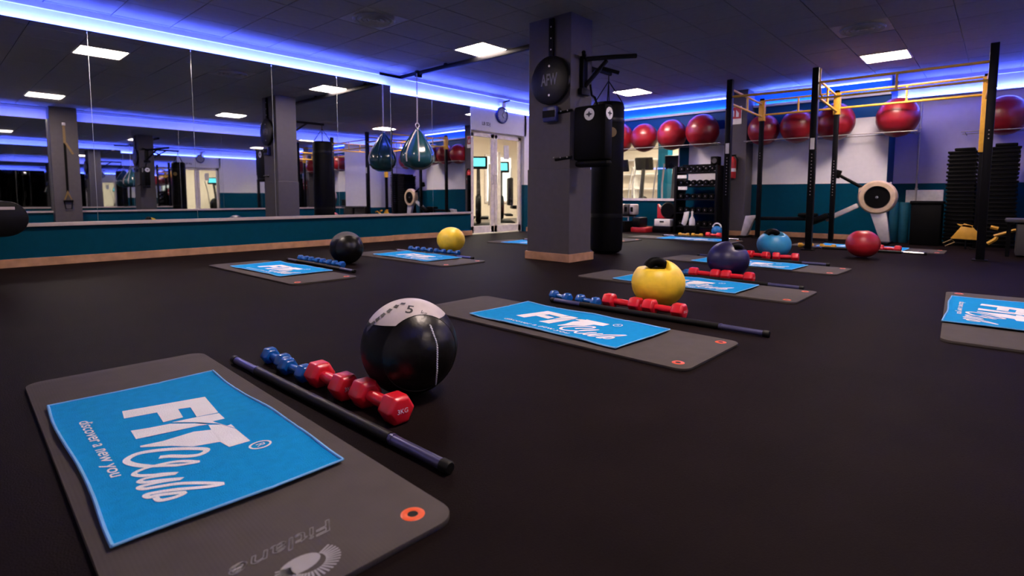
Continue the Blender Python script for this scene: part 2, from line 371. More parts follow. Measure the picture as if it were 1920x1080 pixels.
# opposite mirror wall behind the camera, seen in the mirror
struct('wall_right', MB().box(X0, XR, YO-.22, YO-.12, 0, HC), white_m, label='white wall opposite the long mirror')
struct('wall_right', MB().box(X0, 2.1, YO-.12, YO-.01, .46, 2.40).box(2.57, 9.2, YO-.12, YO-.01, .46, 2.40), darkedge_m)
struct('wall_right', MB().box(X0, XR, YO-.12, YO-.004, 0, .40), teal_m)
struct('trim_7', MB().box(X0, 9.2, YO-.12, YO+.035, .40, .437), ledge_m, label='ledge under the opposite mirrors')
struct('trim_8', MB().box(X0, XR, YO-.12, YO-.075, 2.60, HC).box(X0, XR, YO-.12, YO-.012, 2.372, 2.39).box(X0, XR, YO-.012, YO-.006, 2.372, 2.412), white_m, label='cornice over the opposite mirrors')
tag(MB().box(X0, 2.09, YO-.050, YO-.036, 2.392, 2.402).build('led_strip', led_e, smooth=False), 'blue light strip left of the strapped pillar, seen in the mirror', 'light strip')
tag(MB().box(2.58, XR-.1, YO-.050, YO-.036, 2.392, 2.402).build('led_strip', led_e, smooth=False), 'blue light strip right of the strapped pillar, seen in the mirror', 'light strip')
mirror('wall mirror opposite the long one, seen as a reflection', [2.575, 3.6, 4.6, 5.6, 6.6, 7.6, 8.6, 9.2], YO, .44, 2.40, 1)
mirror('narrow wall mirror left of the strapped pillar, seen as a reflection', [-1.2, 0., 1.05, 2.095], YO, .44, 2.40, 1)
struct('wall_front', MB().box(X0-.1, X0, YO-.2, YW+.1, 0, HC), white_m, label='plain wall at the near end')
def pillar(name, x0, x1, y0, y1, label, step=True):
    b = MB().box(x0, x1, y0, y1, 0, HC+.008)
    if step: b.box(x0-.008, x1+.008, y0-.008, y1+.008, 0, 1.02)
    p = tag(b.build(name, grey_m, bevel=.004, smooth=False), label, 'pillar', kind='structure')
    return p
pl = pillar('pillar', 4.80, 5.20, 3.50, 4.08, 'square grey pillar with orange skirting and boxing gear')
for nm, q in (('skirting_board', (4.765, 4.79, 3.465, 4.10)), ('skirting_board', (5.21, 5.235, 3.465, 4.10)), ('skirting_board', (4.792, 5.208, 3.465, 3.49)), ('skirting_board', (4.792, 5.208, 4.09, 4.115))):
    MB().box(q[0], q[1], q[2], q[3], 0, .088).build(nm, wood_m, pl, bevel=.003, smooth=False)
rp = pillar('pillar', 10.30, XB, 3.55, 3.95, 'grey rear pillar with red extinguisher on it', False)
MB().box(10.275, 10.30, 3.53, 3.97, 0, .088).box(10.30, XB, 3.525, 3.55, 0, .088).build('skirting_board', wood_m, rp, bevel=.003, smooth=False)
pillar('pillar', 2.10, 2.57, YO-.2, -.62, 'grey wall pillar with a suspension strap, seen in the mirror', False)

# room behind the glass
struct('wall_far', MB().box(15.9, 16, 4.0, 12, 0, HC).box(6.0, 16, 12, 12.1, 0, HC).box(5.9, 6.0, YW+.1, 12, 0, HC).box(XB, 16, 3.9, 4.0, 0, HC), sidewall_m, label='warm walls of the room behind the glass')
struct('ceiling', MB().box(6.0, 16, YW+.1, 12.1, HC, HC+.1).box(XB+.12, 16, 4.0, YW+.1, HC, HC+.1), sidewall_m, label='ceiling of the room behind the glass')
for (x, y, lab) in ((7.9, 9.4, 'over the consoles behind the glass door'), (9.6, 9.4, 'right of the door in the lit room'), (12.6, 5.9, 'first panel behind the window'), (14.5, 6.4, 'second panel behind the window'), (13.0, 8.4, 'deep in the lit room')):
    t = thing('ceiling_light', 'warm panel light '+lab, 'ceiling light', (x, y, HC-.03))
    MB().box(-.32, .32, -.32, .32, .012, .03).build('light_frame', frame_m, t, smooth=False)
    MB().box(-.30, .30, -.30, .30, .0, .011).build('diffuser', side_e, t, smooth=False)
def machine(label, loc, rz, scr=True):
    t = thing('cross_trainer', label, 'exercise machine', loc, rz)
    MB().box(-.28, .28, -.75, .75, 0, .09).build('base', blkp_m, t, bevel=.02)
    MB().tube([(0, .6, .08), (0, .5, .8), (0, .38, 1.35)], [.06, .05, .04], 10).build('mast', greybox_m, t)
    MB().lathe([(.30, -.06), (.33, 0), (.30, .06)], 20, Matrix.Translation((0, .4, .42)) @ Matrix.Rotation(PI/2, 4, 'Y')).build('flywheel', blkp_m, t)
    MB().cbox((0, .34, 1.48), (.42, .07, .30), rx=-.35).build('console', blkp_m, t, bevel=.02)
    if scr: MB().cbox((0, .298, 1.49), (.32, .008, .20), rx=-.35).build('screen', screen_e, t, smooth=False)
    for s in (-1, 1):
        MB().tube([(s*.24, .45, .5), (s*.26, .38, 1.0), (s*.25, .15, 1.45)], .02, 8).build('handle_arm', silver_m, t)
        MB().box(s*.15-.09, s*.15+.09, -.55, .1, .22, .27).build('foot_plate', blkp_m, t, bevel=.015)
    return t
machine('exercise machine with teal screen behind the left door leaf', (8.55, 8.75, 0), -.8)
machine('exercise machine with teal screen behind the right door leaf', (10.3, 9.65, 0), -.75)
machine('exercise machine deeper behind the glass door', (9.4, 10.4, 0), -.8)
machine('dark exercise machine nearest behind the window', (11.7, 5.55, 0), 1.9, False)
machine('dark exercise machine behind the window at its middle', (12.3, 7.2, 0), 1.7, False)
machine('dark exercise machine at the left behind the window', (13.4, 5.8, 0), 1.4, False)
machine('dark exercise machine behind the middle of the window', (11.9, 6.35, 0), 1.75, False)
def seat_machine(label, loc, rz):
    t = thing('weight_machine', label, 'exercise machine', loc, rz)
    for s in (-1, 1): MB().box(s*.3-.035, s*.3+.035, .3, .37, 0, 1.7).build('upright', frame_m, t)
    MB().box(-.335, .335, .3, .37, 1.64, 1.72).build('top_bar', frame_m, t)
    MB().box(-.2, .2, .28, .39, .12, 1.0).build('weight_stack', blkp_m, t, bevel=.01)
    MB().box(-.2, .2, -.45, .0, .42, .5).build('seat', blkp_m, t, bevel=.03)
    MB().box(-.18, .18, -.02, .08, .5, 1.15).build('backrest', blkp_m, t, bevel=.03)
    MB().tube([(0, -.25, .42), (0, -.25, .05), (0, .3, .05)], .03, 8).build('base_tube', frame_m, t)
seat_machine('seated weight machine right of the door opening', (9.55, 8.65, 0), .9)
seat_machine('seated weight machine left behind the door', (7.35, 10.4, 0), -.2)
tp = tag(MB().box(14.4, 14.7, 7.1, 7.4, 0, HC).build('pillar', teal_m, bevel=.005, smooth=False), 'teal pillar in the lit room behind the window', 'pillar', kind='structure')
tag(MB().box(14.37, 14.39, 6.8, 7.6, 1.5, 1.53).build('led_strip', led2_e, smooth=False), 'blue light strip in the lit room behind the window', 'light strip')
t = thing('glow_standin', 'tall white glow added for bright windows and lights beyond the glass door', 'stand-in glow', (12.6, 11.97, .5))  # added glowing panel, stands in for windows and lights farther back
MB().box(-.6, .6, -.04, .02, 0, 1.5).build('frame', frame_m, t, bevel=.01)
MB().box(-.54, .54, -.05, -.04, .06, 1.44).build('diffuser', glow_e, t, smooth=False)
t = thing('display_shelf', 'bright white shelf unit seen through the window', 'shelf', (15.6, 8.7, 0))
for zz in (.05, .5, .95, 1.4, 1.85): MB().box(-.2, .2, -1.2, 1.2, zz, zz+.03).build('shelf_board', whitep_m, t)
for yy in (-1.2, 0, 1.18): MB().box(-.2, .2, yy, yy+.03, 0, 1.9).build('side_board', whitep_m, t)

# ------------------------------------------------------------------ training stations
def rounded(w, l, r, n=8):
    pts = []
    for cx, cy, a0 in ((w/2-r, l/2-r, 0), (-w/2+r, l/2-r, PI/2), (-w/2+r, -l/2+r, PI), (w/2-r, -l/2+r, 1.5*PI)):
        pts += [(cx+r*math.cos(a0+k*PI/2/n), cy+r*math.sin(a0+k*PI/2/n)) for k in range(n+1)]
    return pts
MT = .013
def make_mat(label, loc, rz, W=.60, L=1.80):
    t = thing('exercise_mat', label, 'exercise mat', loc, rz, 'grey exercise mats on the floor')
    p = rounded(W, L, .055)
    pad = MB().prism(p, 0, MT).build('pad', foam_m, t, bevel=.003)
    for s in (-1, 1):
        M = Matrix.Translation((s*(W/2-.075), -L/2+.072, MT))
        MB().lathe([(.011, -.004), (.012, .0010), (.016, .0018), (.023, .0018), (.027, .0003)], 24, M, ends=False).build('eyelet', orange_m, t)
        MB().lathe([(.0, .0007), (.0115, .0007)], 20, M, ends=False).build('eyelet_hole', blk_m, t)
    return t
FIT = [[(-0.297, -0.087), (-0.248, 0.142), (-0.068, 0.127), (-0.082, 0.068), (-0.18, 0.078), (-0.192, 0.045), (-0.108, 0.037), (-0.109, -0.017), (-0.206, -0.011), (-0.221, -0.096)],
 [(-0.089, 0.001), (-0.078, 0.07), (-0.06, 0.126), (0.1, 0.12), (0.028, 0.093), (-0.036, 0.05)],
 [(-0.105, -0.102), (-0.09, -0.057), (-0.08, -0.007), (-0.027, 0.047), (0.016, 0.072), (0.004, 0.051), (-0.01, -0.026), (-0.026, -0.105)],
 [(0.018, 0.071), (0.045, 0.098), (0.105, 0.119), (0.219, 0.119), (0.214, 0.064), (0.159, 0.058), (0.138, -0.005), (0.091, -0.048), (0.046, -0.109), (0.035, -0.108), (0.045, -0.055), (0.04, 0.025), (0.061, 0.066)]]
CLUB = [(0.142, -0.087), (0.156, -0.064), (0.189, -0.034), (0.204, -0.008), (0.193, 0.013), (0.172, 0.009), (0.127, -0.034), (0.093, -0.086), (0.082, -0.125), (0.1, -0.152), (0.131, -0.148), (0.171, -0.124), (0.202, -0.092), (0.226, -0.064), (0.248, -0.024), (0.219, -0.043), (0.195, -0.075), (0.184, -0.127), (0.194, -0.154), (0.213, -0.151), (0.228, -0.135), (0.248, -0.11), (0.275, -0.081), (0.263, -0.103), (0.246, -0.137), (0.25, -0.155), (0.267, -0.148), (0.284, -0.12), (0.315, -0.079), (0.297, -0.113), (0.287, -0.142), (0.284, -0.163), (0.302, -0.157), (0.314, -0.134), (0.341, -0.084), (0.409, -0.018), (0.4, -0.047), (0.36, -0.104), (0.341, -0.141), (0.336, -0.161), (0.353, -0.157), (0.358, -0.14), (0.387, -0.095), (0.395, -0.114), (0.385, -0.143), (0.363, -0.147)]
TW, TL = .50, 1.03       # towel width (across), length (along the reading direction)
def th(u, v):            # gentle relief of the lying cloth; u along the reading direction, v across
    e = max(abs(u)/(TL/2), abs(v)/(TW/2))
    return .0016*math.sin(9*u+3*v)*math.sin(7*v-2*u)+.0012*math.sin(23*u+1)+(.004*max(0, e-.93)/.07)*(.6+.4*math.sin(14*u+9*v))+.0035-sum(.0013*math.exp(-((u-c)/.009)**2) for c in (-.26, -.02, .23))-.0012*math.exp(-((v-.06)/.009)**2)
def make_towel(label, loc, rz):
    # local frame: u runs along -y, v along +x
    t = thing('gym_towel', label, 'towel', loc, rz, 'blue club towels on the mats')
    NU, NV = 110, 56
    def edge(u, v): return (u + .006*math.sin(11*v+1), v + .005*math.sin(8*u+.5))
    V = []; F = []
    for k in (0, 1):
        for a in range(NU+1):
            for b in range(NV+1):
                u, v = TL*(a/NU-.5), TW*(b/NV-.5); uu, vv = edge(u, v)
                V.append((vv, -uu, th(u, v) + (.0 if k else -.0035)))
    n = (NU+1)*(NV+1); ix = lambda a, b, k: k*n+a*(NV+1)+b
    for a in range(NU):
        for b in range(NV):
            F.append((ix(a, b, 1), ix(a+1, b, 1), ix(a+1, b+1, 1), ix(a, b+1, 1))); F.append((ix(a, b, 0), ix(a, b+1, 0), ix(a+1, b+1, 0), ix(a+1, b, 0)))
    for a in range(NU):
        for b in (0, NV): F.append((ix(a, b, 0), ix(a+1, b, 0), ix(a+1, b, 1), ix(a, b, 1)))
    for b in range(NV):
        for a in (0, NU): F.append((ix(a, b, 0), ix(a, b+1, 0), ix(a, b+1, 1), ix(a, b, 1)))
    MB().add(V, F).build('cloth', towel_m, t)
    def hem(side):
        pts = []
        for k in range(41):
            s = k/40-.5
            u, v = (TL*s, side[1]*TW/2) if side[0] == 0 else (side[0]*TL/2, TW*s)
            uu, vv = edge(u, v); pts.append((vv, -uu, th(u, v)+.0005))
        MB().tube(pts, .0042 if side[0] == 0 else .003, 6).build('hem', hem_m, t)
    for sd in ((0, 1), (0, -1), (1, 0), (-1, 0)): hem(sd)
    pr = MB()
    def flat(V2, F2):
        pr.add([(v, -u, th(u, v)+.0013) for u, v in V2], F2)
    for poly in FIT:
        tri = tessellate_polygon([[Vector((u, v, 0)) for u, v in poly]]); flat(poly, [tuple(x) for x in tri])
    q = catmull([(u, v, 0) for u, v in CLUB], 4); V2 = []; F2 = []
    for i, p in enumerate(q):
        d = (q[min(i+1, len(q)-1)]-q[max(i-1, 0)]); nrm = Vector((-d.y, d.x, 0)).normalized()
        hw = .0065 if i > 44 else .0085
        V2 += [(p.x+nrm.x*hw, p.y+nrm.y*hw), (p.x-nrm.x*hw, p.y-nrm.y*hw)]
        if i: F2.append((2*i-2, 2*i-1, 2*i+1, 2*i))
    flat(V2, F2)
    V3, F3 = text_geo('discover a new you', .066, shear=.15, off=.0006)
    L = max(x for x, y, z in V3)-min(x for x, y, z in V3)
    flat([(x*.47/L-.055, y*.68-.186) for x, y, z in V3], F3)
    ring = []; FR = []
    for k in range(28):
        c, s_ = math.cos(2*PI*k/28), math.sin(2*PI*k/28); ring += [(.266+.026*c, .128+.030*s_), (.266+.020*c, .128+.024*s_)]
        FR.append((2*k, 2*k+1, (2*k+3) % 56, (2*k+2) % 56))
    flat(ring, FR)
    V4, F4 = text_geo('R', .034); flat([(x+.266, y+.128) for x, y, z in V4], F4)
    pr.build('printed_lettering', print_m, t, smooth=False)
    return t
MATPOS = [  # x, y, rz, label
 (.518, 1.775, -.036, 'grey foam mat closest to the camera at bottom left, with printed logo'),
 (2.405, 1.82, -.018, 'grey foam mat just behind the large black ball'),
 (4.25, 1.90, -.008, 'grey foam mat behind the yellow ball with handle'),
 (5.985, 1.99, -.045, 'grey foam mat between the dark blue and the light blue balls'),
 (4.33, -.055, PI/2+.049, 'grey foam mat cut by the right edge of the picture'),
 (3.90, 5.06, .0, 'grey foam mat in front of the plain yellow ball by the mirror wall'),
 (2.31, 5.08, .01, 'grey foam mat left of the small black ball by the mirror wall'),
 (8.72, 3.99, .0, 'grey foam mat behind the left rig post near the dumbbell rack'),
 (6.29, 5.06, -.0, 'grey foam mat partly hidden left of the pillar'),
 (7.80, 5.29, .0, 'grey foam mat whose end shows right of the punching bag'),
 (8.98, 1.43, .0, 'grey foam mat behind the red ball at the rig')]
m0 = None
for x, y, a, lab in MATPOS:
    if m0 is None: m0 = make_mat(lab, (x, y, 0), a); o = m0
    else:
        o = copy_tree(m0); put(o, (x, y, 0), a); o['label'] = lab
# the first mat's own print
V, F = text_geo('Fitlane', .085, shear=.35)
L = max(v[0] for v in V)-min(v[0] for v in V)
V0, F0 = text_geo('Fitlane', .085, shear=.35, off=-.0022)
lg = MB()
Ml = frame((.475, 1.040, MT+.0012), (-1, -.02, 0), (.02, -1, 0)) 
Mi = Matrix.Rotation(.036, 4, 'Z') @ Matrix.Translation((-.518, -1.775, 0)) @ Ml
cu = bpy.data.curves.new('lettering', 'FONT')
bpy.data.curves.remove(cu)
# outlined letters: edge ribbons round each glyph
bm = bmesh.new(); vv = [bm.verts.new((x*.215/L, y*.62, 0)) for x, y, z in V]
for f in F:
    try: bm.faces.new([vv[i] for i in f])
    except ValueError: pass
bmesh.ops.remove_doubles(bm, verts=bm.verts, dist=1e-6)
for e in bm.edges:
    if len(e.link_faces) == 1: lg.tube([e.verts[0].co, e.verts[1].co], .0011, 4) if False else lg.add([tuple(e.verts[0].co+Vector((0, .0014, 0))), tuple(e.verts[0].co-Vector((0, .0014, 0))), tuple(e.verts[1].co-Vector((0, .0014, 0))), tuple(e.verts[1].co+Vector((0, .0014, 0)))], [(0, 1, 2, 3)]) 
    if len(e.link_faces) == 1:
        a, b = e.verts[0].co, e.verts[1].co
        lg.add([tuple(a+Vector((.0014, 0, 0))), tuple(a-Vector((.0014, 0, 0))), tuple(b-Vector((.0014, 0, 0))), tuple(b+Vector((.0014, 0, 0)))], [(0, 1, 2, 3)])
bm.free()
lg.V = [tuple(Mi @ Vector(v)) for v in lg.V]
# striped globe under the word
lg.add([tuple(Mi @ Vector((.012+.040*math.cos(a)-(.012 if i else 0)*0, .085-.010+.024*math.sin(a), 0))) for i, a in enumerate([k*PI/10 for k in range(20)])], [tuple(range(20))])
for k in range(26):
    a = -PI*.15+k*(PI*1.3)/25; r1, r2 = .026, .050
    c, s_ = math.cos(a), math.sin(a); wv = .0022
    Vq = [(r1*1.25*c-wv*s_, r1*s_+wv*c, 0), (r1*1.25*c+wv*s_, r1*s_-wv*c, 0), (r2*1.25*c+wv*s_, r2*s_-wv*c, 0), (r2*1.25*c-wv*s_, r2*s_+wv*c, 0)]
    lg.add([tuple(Mi @ Vector((x+.0, y+.085, 0))) for x, y, z in Vq], [(0, 1, 2, 3)])
lg.build('printed_logo', matprint_m, m0, smooth=False)
TOW = [(.502, 1.780, -.030, 'blue towel with white lettering on the nearest mat'), (2.425, 1.79, -.045, 'blue towel with white lettering on the mat behind the large black ball'),
 (4.235, 1.92, -.01, 'blue towel partly behind the yellow ball with handle'), (5.93, 1.98, -.05, 'blue towel partly behind the dark blue ball'),
 (4.40, -.02, -PI/2+.02, 'blue towel on the mat cut by the right edge'), (3.935, 5.05, -.02, 'blue towel on the mat in front of the plain yellow ball'),
 (2.36, 5.13, .03, 'blue towel left of the small black ball, by the mirror wall'), (8.66, 3.79, .0, 'pale blue towel on the mat near the dumbbell rack'),
 (6.25, 5.12, .0, 'blue towel on the mat left of the pillar'), (8.94, 1.45, .0, 'blue towel on the mat behind the red ball')]
t0 = None
for x, y, a, lab in TOW:
    if t0 is None: t0 = make_towel(lab, (x, y, MT+.0048), a)
    else:
        o = copy_tree(t0); put(o, (x, y, MT+.0048), a); o['label'] = lab
# weighted bars
def make_bar(label, x, y, a, L=1.40):
    t = thing('weighted_bar', label, 'exercise bar', (x, y, 0), a, 'padded exercise bars beside the mats')
    z = .0175
    MB().tube([(0, -L/2+.26, z), (0, L/2-.24, z)], .0175, 16).build('grip', blk_m, t)
    for s in (-1, 1):
        yi = s*(L/2-(.26 if s < 0 else .24)); ye = s*(L/2)
        MB().tube([(0, yi, z), (0, ye-s*.03, z)], .0150, 16).build('sleeve', rod_m, t)
        MB().tube([(0, yi+s*.005, z), (0, yi+s*.017, z)], .0172, 16).build('collar', rod_m, t)
        MB().tube([(0, ye-s*.032, z), (0, ye-s*.004, z), (0, ye, z)], [.0172, .0172, .014], 16).build('end_cap', blk_m, t)
    return t
BARS = [(.90, 1.725, 0., 'black padded bar beside the nearest mat'), (2.91, 1.555, .018, 'black padded bar in front of the yellow ball with handle'), (4.585, 1.81, .01, 'black padded bar in front of the dark blue ball'),
 (6.36, 2.01, .03, 'black padded bar beside the fourth mat, by the light blue ball'), (4.235, 5.13, .03, 'black padded bar in front of the plain yellow ball'), (2.765, 5.155, -.02, 'black padded bar in front of the small black ball'),
 (9.20, 3.90, 0., 'padded bar with bright end on the floor by the dumbbell rack'), (8.48, 1.38, 0., 'padded bar with bright end in front of the red ball mat'), (6.70, 5.1, 0., 'padded bar left of the pillar')]
b0 = None
for k, (x, y, a, lab) in enumerate(BARS):
    if b0 is None: b0 = make_bar(lab, x, y, a)
    else:
        o = copy_tree(b0); put(o, (x, y, 0), a); o['label'] = lab
    if k in (6, 7):
        for ch in o.children:
            if ch.name.startswith('sleeve'):
                ch.data = ch.data.copy(); ch.data.materials[0] = chrome_m
# hexagonal dumbbells
def make_db(label, x, y, a, m, L, R, group, hl=.29, txt=None):
    t = thing('dumbbell', label, 'dumbbell', (x, y, 0), a, group)
    apo = R*math.cos(PI/6)
    for s in (-1, 1):
        b = MB(); V = []
        y0, y1 = s*L/2, s*(L/2-L*hl); prof = [(y0, R*.80), (y0-s*.012, R), (y1+s*.012, R), (y1, R*.72)]
        for yy, rr in prof:
            for k in range(6): V.append((rr*math.cos(k*PI/3), yy, apo+rr*math.sin(k*PI/3)))
        F = [(i*6+k, i*6+(k+1) % 6, (i+1)*6+(k+1) % 6, (i+1)*6+k) for i in range(3) for k in range(6)]+[tuple(range(6)), tuple(18+k for k in range(6))]
        b.add(V, F).build('head', m, t, bevel=.004)
        if txt and s < 0:
            V5, F5 = text_geo(txt, R*.42)
            MB().add([(x_, -L/2-.0012, apo*1.0+y_) for x_, y_, z_ in V5], F5).build('weight_mark', print_m, t, smooth=False)
    MB().tube([(0, -L*.23, apo), (0, -L*.08, apo), (0, L*.08, apo), (0, L*.23, apo)], [R*.36, R*.42, R*.42, R*.36], 14).build('handle', m, t)
    return t
BL, BR, RL, RR = .185, .038, .268, .052
kindp = {}
def dbl(kind, x, y, a, lab, group):
    if kind not in kindp:
        m, L, R = {'blue': (blue_m, BL, BR), 'red': (red_m, RL, RR), 'yellow': (yelv_m, .20, .035)}[kind]
        kindp[kind] = make_db(lab, x, y, a, m, L, R, group, txt='3KG' if kind == 'red' else None); return kindp[kind]
    o = copy_tree(kindp[kind]); put(o, (x, y, 0), a); o['label'] = lab; o['group'] = group; return o
g = 'dumbbells in the row before the large black ball'
dbl('blue', 1.005, 2.245, -.03, 'blue dumbbell farthest from the camera in the row before the large black ball', g)
dbl('blue', .99, 2.045, .03, 'blue dumbbell next to the red ones before the large black ball', g)
dbl('red', 1.005, 1.80, -.05, 'red dumbbell next to the blue ones before the large black ball', g)
dbl('red', 1.01, 1.50, -.05, 'red dumbbell nearest the camera, before the large black ball', g)
g = 'dumbbells in the row before the yellow ball with handle'
dbl('blue', 2.965, 2.225, -.2, 'leftmost blue dumbbell before the yellow ball with handle', g)
dbl('blue', 2.965, 2.0, -.15, 'blue dumbbell next to the red ones before the yellow ball with handle', g)
dbl('red', 3.015, 1.77, -.02, 'left red dumbbell before the yellow ball with handle', g)
dbl('red', 3.02, 1.487, -.03, 'rightmost red dumbbell before the yellow ball with handle', g)
g = 'dumbbells in the row before the dark blue ball'
dbl('blue', 4.68, 2.16, 0, 'blue dumbbell between the yellow and dark blue balls', g)
dbl('blue', 4.68, 2.37, 0, 'blue dumbbell hidden mostly by the yellow ball with handle', g)
dbl('red', 4.665, 1.925, .05, 'left red dumbbell before the dark blue ball', g)
dbl('red', 4.68, 1.645, .0, 'right red dumbbell before the dark blue ball', g)
g = 'dumbbells in the row before the light blue ball'
dbl('red', 6.60, 2.095, -.25, 'left red dumbbell before the light blue ball', g)
dbl('red', 6.61, 1.80, .2, 'right red dumbbell before the light blue ball', g)
g = 'blue dumbbells before the plain yellow ball'
for k in range(4): dbl('blue', 4.37+.01*k, 5.66-.245*k, 0, 'blue dumbbell, %s from the left, before the plain yellow ball' % ('first', 'second', 'third', 'fourth')[k], g)
g = 'blue dumbbells before the small black ball'
for k in range(4): dbl('blue', 2.86, 5.65-.24*k, 0, 'blue dumbbell, %s from the left, before the small black ball' % ('first', 'second', 'third', 'fourth')[k], g)
g = 'dumbbells beyond the rig'
dbl('yellow', 8.60, 2.08, 0, 'left yellow dumbbell left of the red ball at the rig', g)
dbl('yellow', 8.60, 1.80, 0, 'yellow dumbbell nearest the red ball at the rig', g)
dbl('red', 8.60, 1.09, 0, 'red dumbbell right of the red ball at the rig', g)
dbl('yellow', 9.48, 4.32, 0, 'left yellow dumbbell on the floor before the dumbbell rack', g)
dbl('yellow', 9.50, 4.08, 0, 'right yellow dumbbell on the floor before the dumbbell rack', g)
dbl('red', 9.50, 3.78, 0, 'red dumbbell on the floor before the dumbbell rack', g)
g = 'blue dumbbells left of the pillar'
for k in range(3): dbl('blue', 6.86, 5.5-.24*k, 0, 'blue dumbbell, %s from the left, left of the pillar' % ('first', 'second', 'third')[k], g)

# ------------------------------------------------------------------ medicine balls
RT = Vector((.670, -.742, 0)); TC = Vector((-.742, -.670, 0)); UP = Vector((0, 0, 1))
def ballfit(p):          # slightly settled underside
    return Vector((p.x, p.y, max(p.z, -.985)))
def sph(r, d): return (RT*d[0]+UP*d[1]+TC*math.sqrt(max(0, 1-d[0]**2-d[1]**2)))*r
def wall_ball(label, loc, r, cap_m, detail=True):
    t = thing('medicine_ball', label, 'medicine ball', loc)
    MB().sphere((0, 0, 0), r, 56, 36, ballfit).build('shell', lea_m, t)
    def capmesh(axis, ang, rr, n=40, k=12, tilt=0):
        z = Vector(axis).normalized(); x = z.orthogonal().normalized(); y = z.cross(x)
        prof = [(rr*math.sin(ang*i/k), rr*math.cos(ang*i/k)) for i in range(k, -1, -1)]
        M = Matrix(((x.x, y.x, z.x, 0), (x.y, y.y, z.y, 0), (x.z, y.z, z.z, 0), (0, 0, 0, 1)))
        return MB().lathe(prof, n, M, ends=False)
    capmesh((UP*1.0-RT*.06).normalized(), .90, r*1.004).build('top_panel', cap_m, t)
    ax = (RT*.48+TC*.87+UP*.03).normalized()
    capmesh(ax, .86, r*1.010).build('round_panel', lea2_m, t)
    ax2 = (-RT*.85+TC*.5+UP*.05).normalized()
    # seam ring round the round panel, white stitching across it
    x = ax.orthogonal().normalized(); y = ax.cross(x)
    MB().tube([(ax*math.cos(.86)+(x*math.cos(k*PI/20)+y*math.sin(k*PI/20))*math.sin(.86))*r*1.010 for k in range(40)], r*.008, 6, closed=True).build('seam', blk_m, t)
    pts = [sph(r*1.015, q) for q in [(.52, .60), (.60, .42), (.66, .25), (.675, .08), (.67, -.1), (.66, -.3), (.63, -.5), (.60, -.66)]]
    q = catmull(pts, 8); q = [v + RT*(r*.008*(-1)**i) for i, v in enumerate(q)]
    if detail:
        MB().tube(q, r*.015, 5).build('stitching', print_m, t)
        d = MB()
        for k, (a, b) in enumerate([(-.71, .50), (-.62, .60), (-.52, .69), (-.42, .77), (-.30, .85), (-.18, .92), (-.06, .96)]):
            c = sph(r*1.007, (a, b)); nn = c.normalized(); tx = (sph(r, (a+.05, b+.045))-c).normalized(); ty = nn.cross(tx)
            hw, hh = r*.068, r*.055
            d.add([c-tx*hw-ty*hh, c+tx*hw-ty*hh*.6, c+tx*hw+ty*hh, c-tx*hw*.8+ty*hh], [(0, 1, 2, 3)])
        V, F = text_geo('5', r*.34, off=.001)
        c0 = (UP*.84+TC*.46+RT*.10).normalized(); xa = (RT*.95-UP*.12).normalized(); xa = (xa-c0*xa.dot(c0)).normalized(); ya = c0.cross(xa)
        d.add([(c0+xa*(x_/r)+ya*(y_/r)).normalized()*r*1.009 for x_, y_, z_ in V], F)
        V, F = text_geo('kg', r*.16)
        d.add([(c0+xa*(x_/r+.30)+ya*(y_/r)).normalized()*r*1.009 for x_, y_, z_ in V], F)
        d.build('printed_mark', text_m, t, smooth=False)
    return t
wall_ball('large black leather ball with pale top panel, nearest the camera', (1.199, 1.586, .172), .174, beige_m)
bb = wall_ball('small black leather ball by the mirror wall', (3.075, 5.13, .170), .172, greybox_m, False)
def grip_ball(label, loc, r, m, cut, hs=None):
    t = thing('medicine_ball', label, 'medicine ball', loc)
    def fn(p):
        s = p.dot(RT); z = max(p.z, -.985)
        if cut:
            s0, s1, zc = cut; f = min(1, max(0, (s-s0)/.10))*min(1, max(0, (s1-s)/.10)); f = f*f*(3-2*f)
            if z > zc: z = z*(1-f)+zc*f
        return Vector((p.x, p.y, z*(.93 if r < .175 else .91 if r < .18 else .87)))
    MB().sphere((0, 0, 0), r, 96, 64, fn).build('shell', m, t)
    MB().tube([(RT*math.cos(a)*.0+TC*math.cos(a)+UP*math.sin(a)*1)*r*1.001 if False else (RT*math.cos(a)+TC*math.sin(a))*r*1.0015 for a in [k*PI/24 for k in range(48)]], r*.006, 5, closed=True).build('seam', m, t)
    if hs:
        a, b, z0, z1 = hs; pts = []
        for k in range(11):
            u = k/10; pts.append(RT*r*(a+(b-a)*u)+UP*r*(z0+(z1-z0)*math.sin(PI*u)**.6))
        MB().tube(pts, r*.19, 14).build('grip_handle', blkp_m, t)
        MB().lathe([(0, 0), (r*.34, .0), (r*.36, .004)], 20, Matrix.Translation(RT*r*(a+b)/2+UP*r*(z0+.01)), ends=False).build('grip_recess', blkp_m, t)
    return t
grip_ball('yellow rubber ball with black handle behind the red dumbbells', (3.245, 1.645, .158), .170, yel_m, (-1.2, .30, .62), (-.42, .22, .62, .84))
grip_ball('dark blue rubber ball with notched top and handle', (4.87, 1.80, .162), .178, navy_m, (-.02, 1.2, .58), (.10, .62, .52, .66))
grip_ball('light blue rubber ball with black handle', (6.80, 1.985, .162), .186, sky_m, (-.62, .35, .66), (-.50, .20, .64, .82))
grip_ball('plain yellow rubber ball by the mirror wall', (4.60, 5.20, .163), .178, yel_m, None)
grip_ball('red rubber ball on the floor at the rig', (7.56, 1.218, .168), .178, redsign_m, (-.32, .22, .93), None)

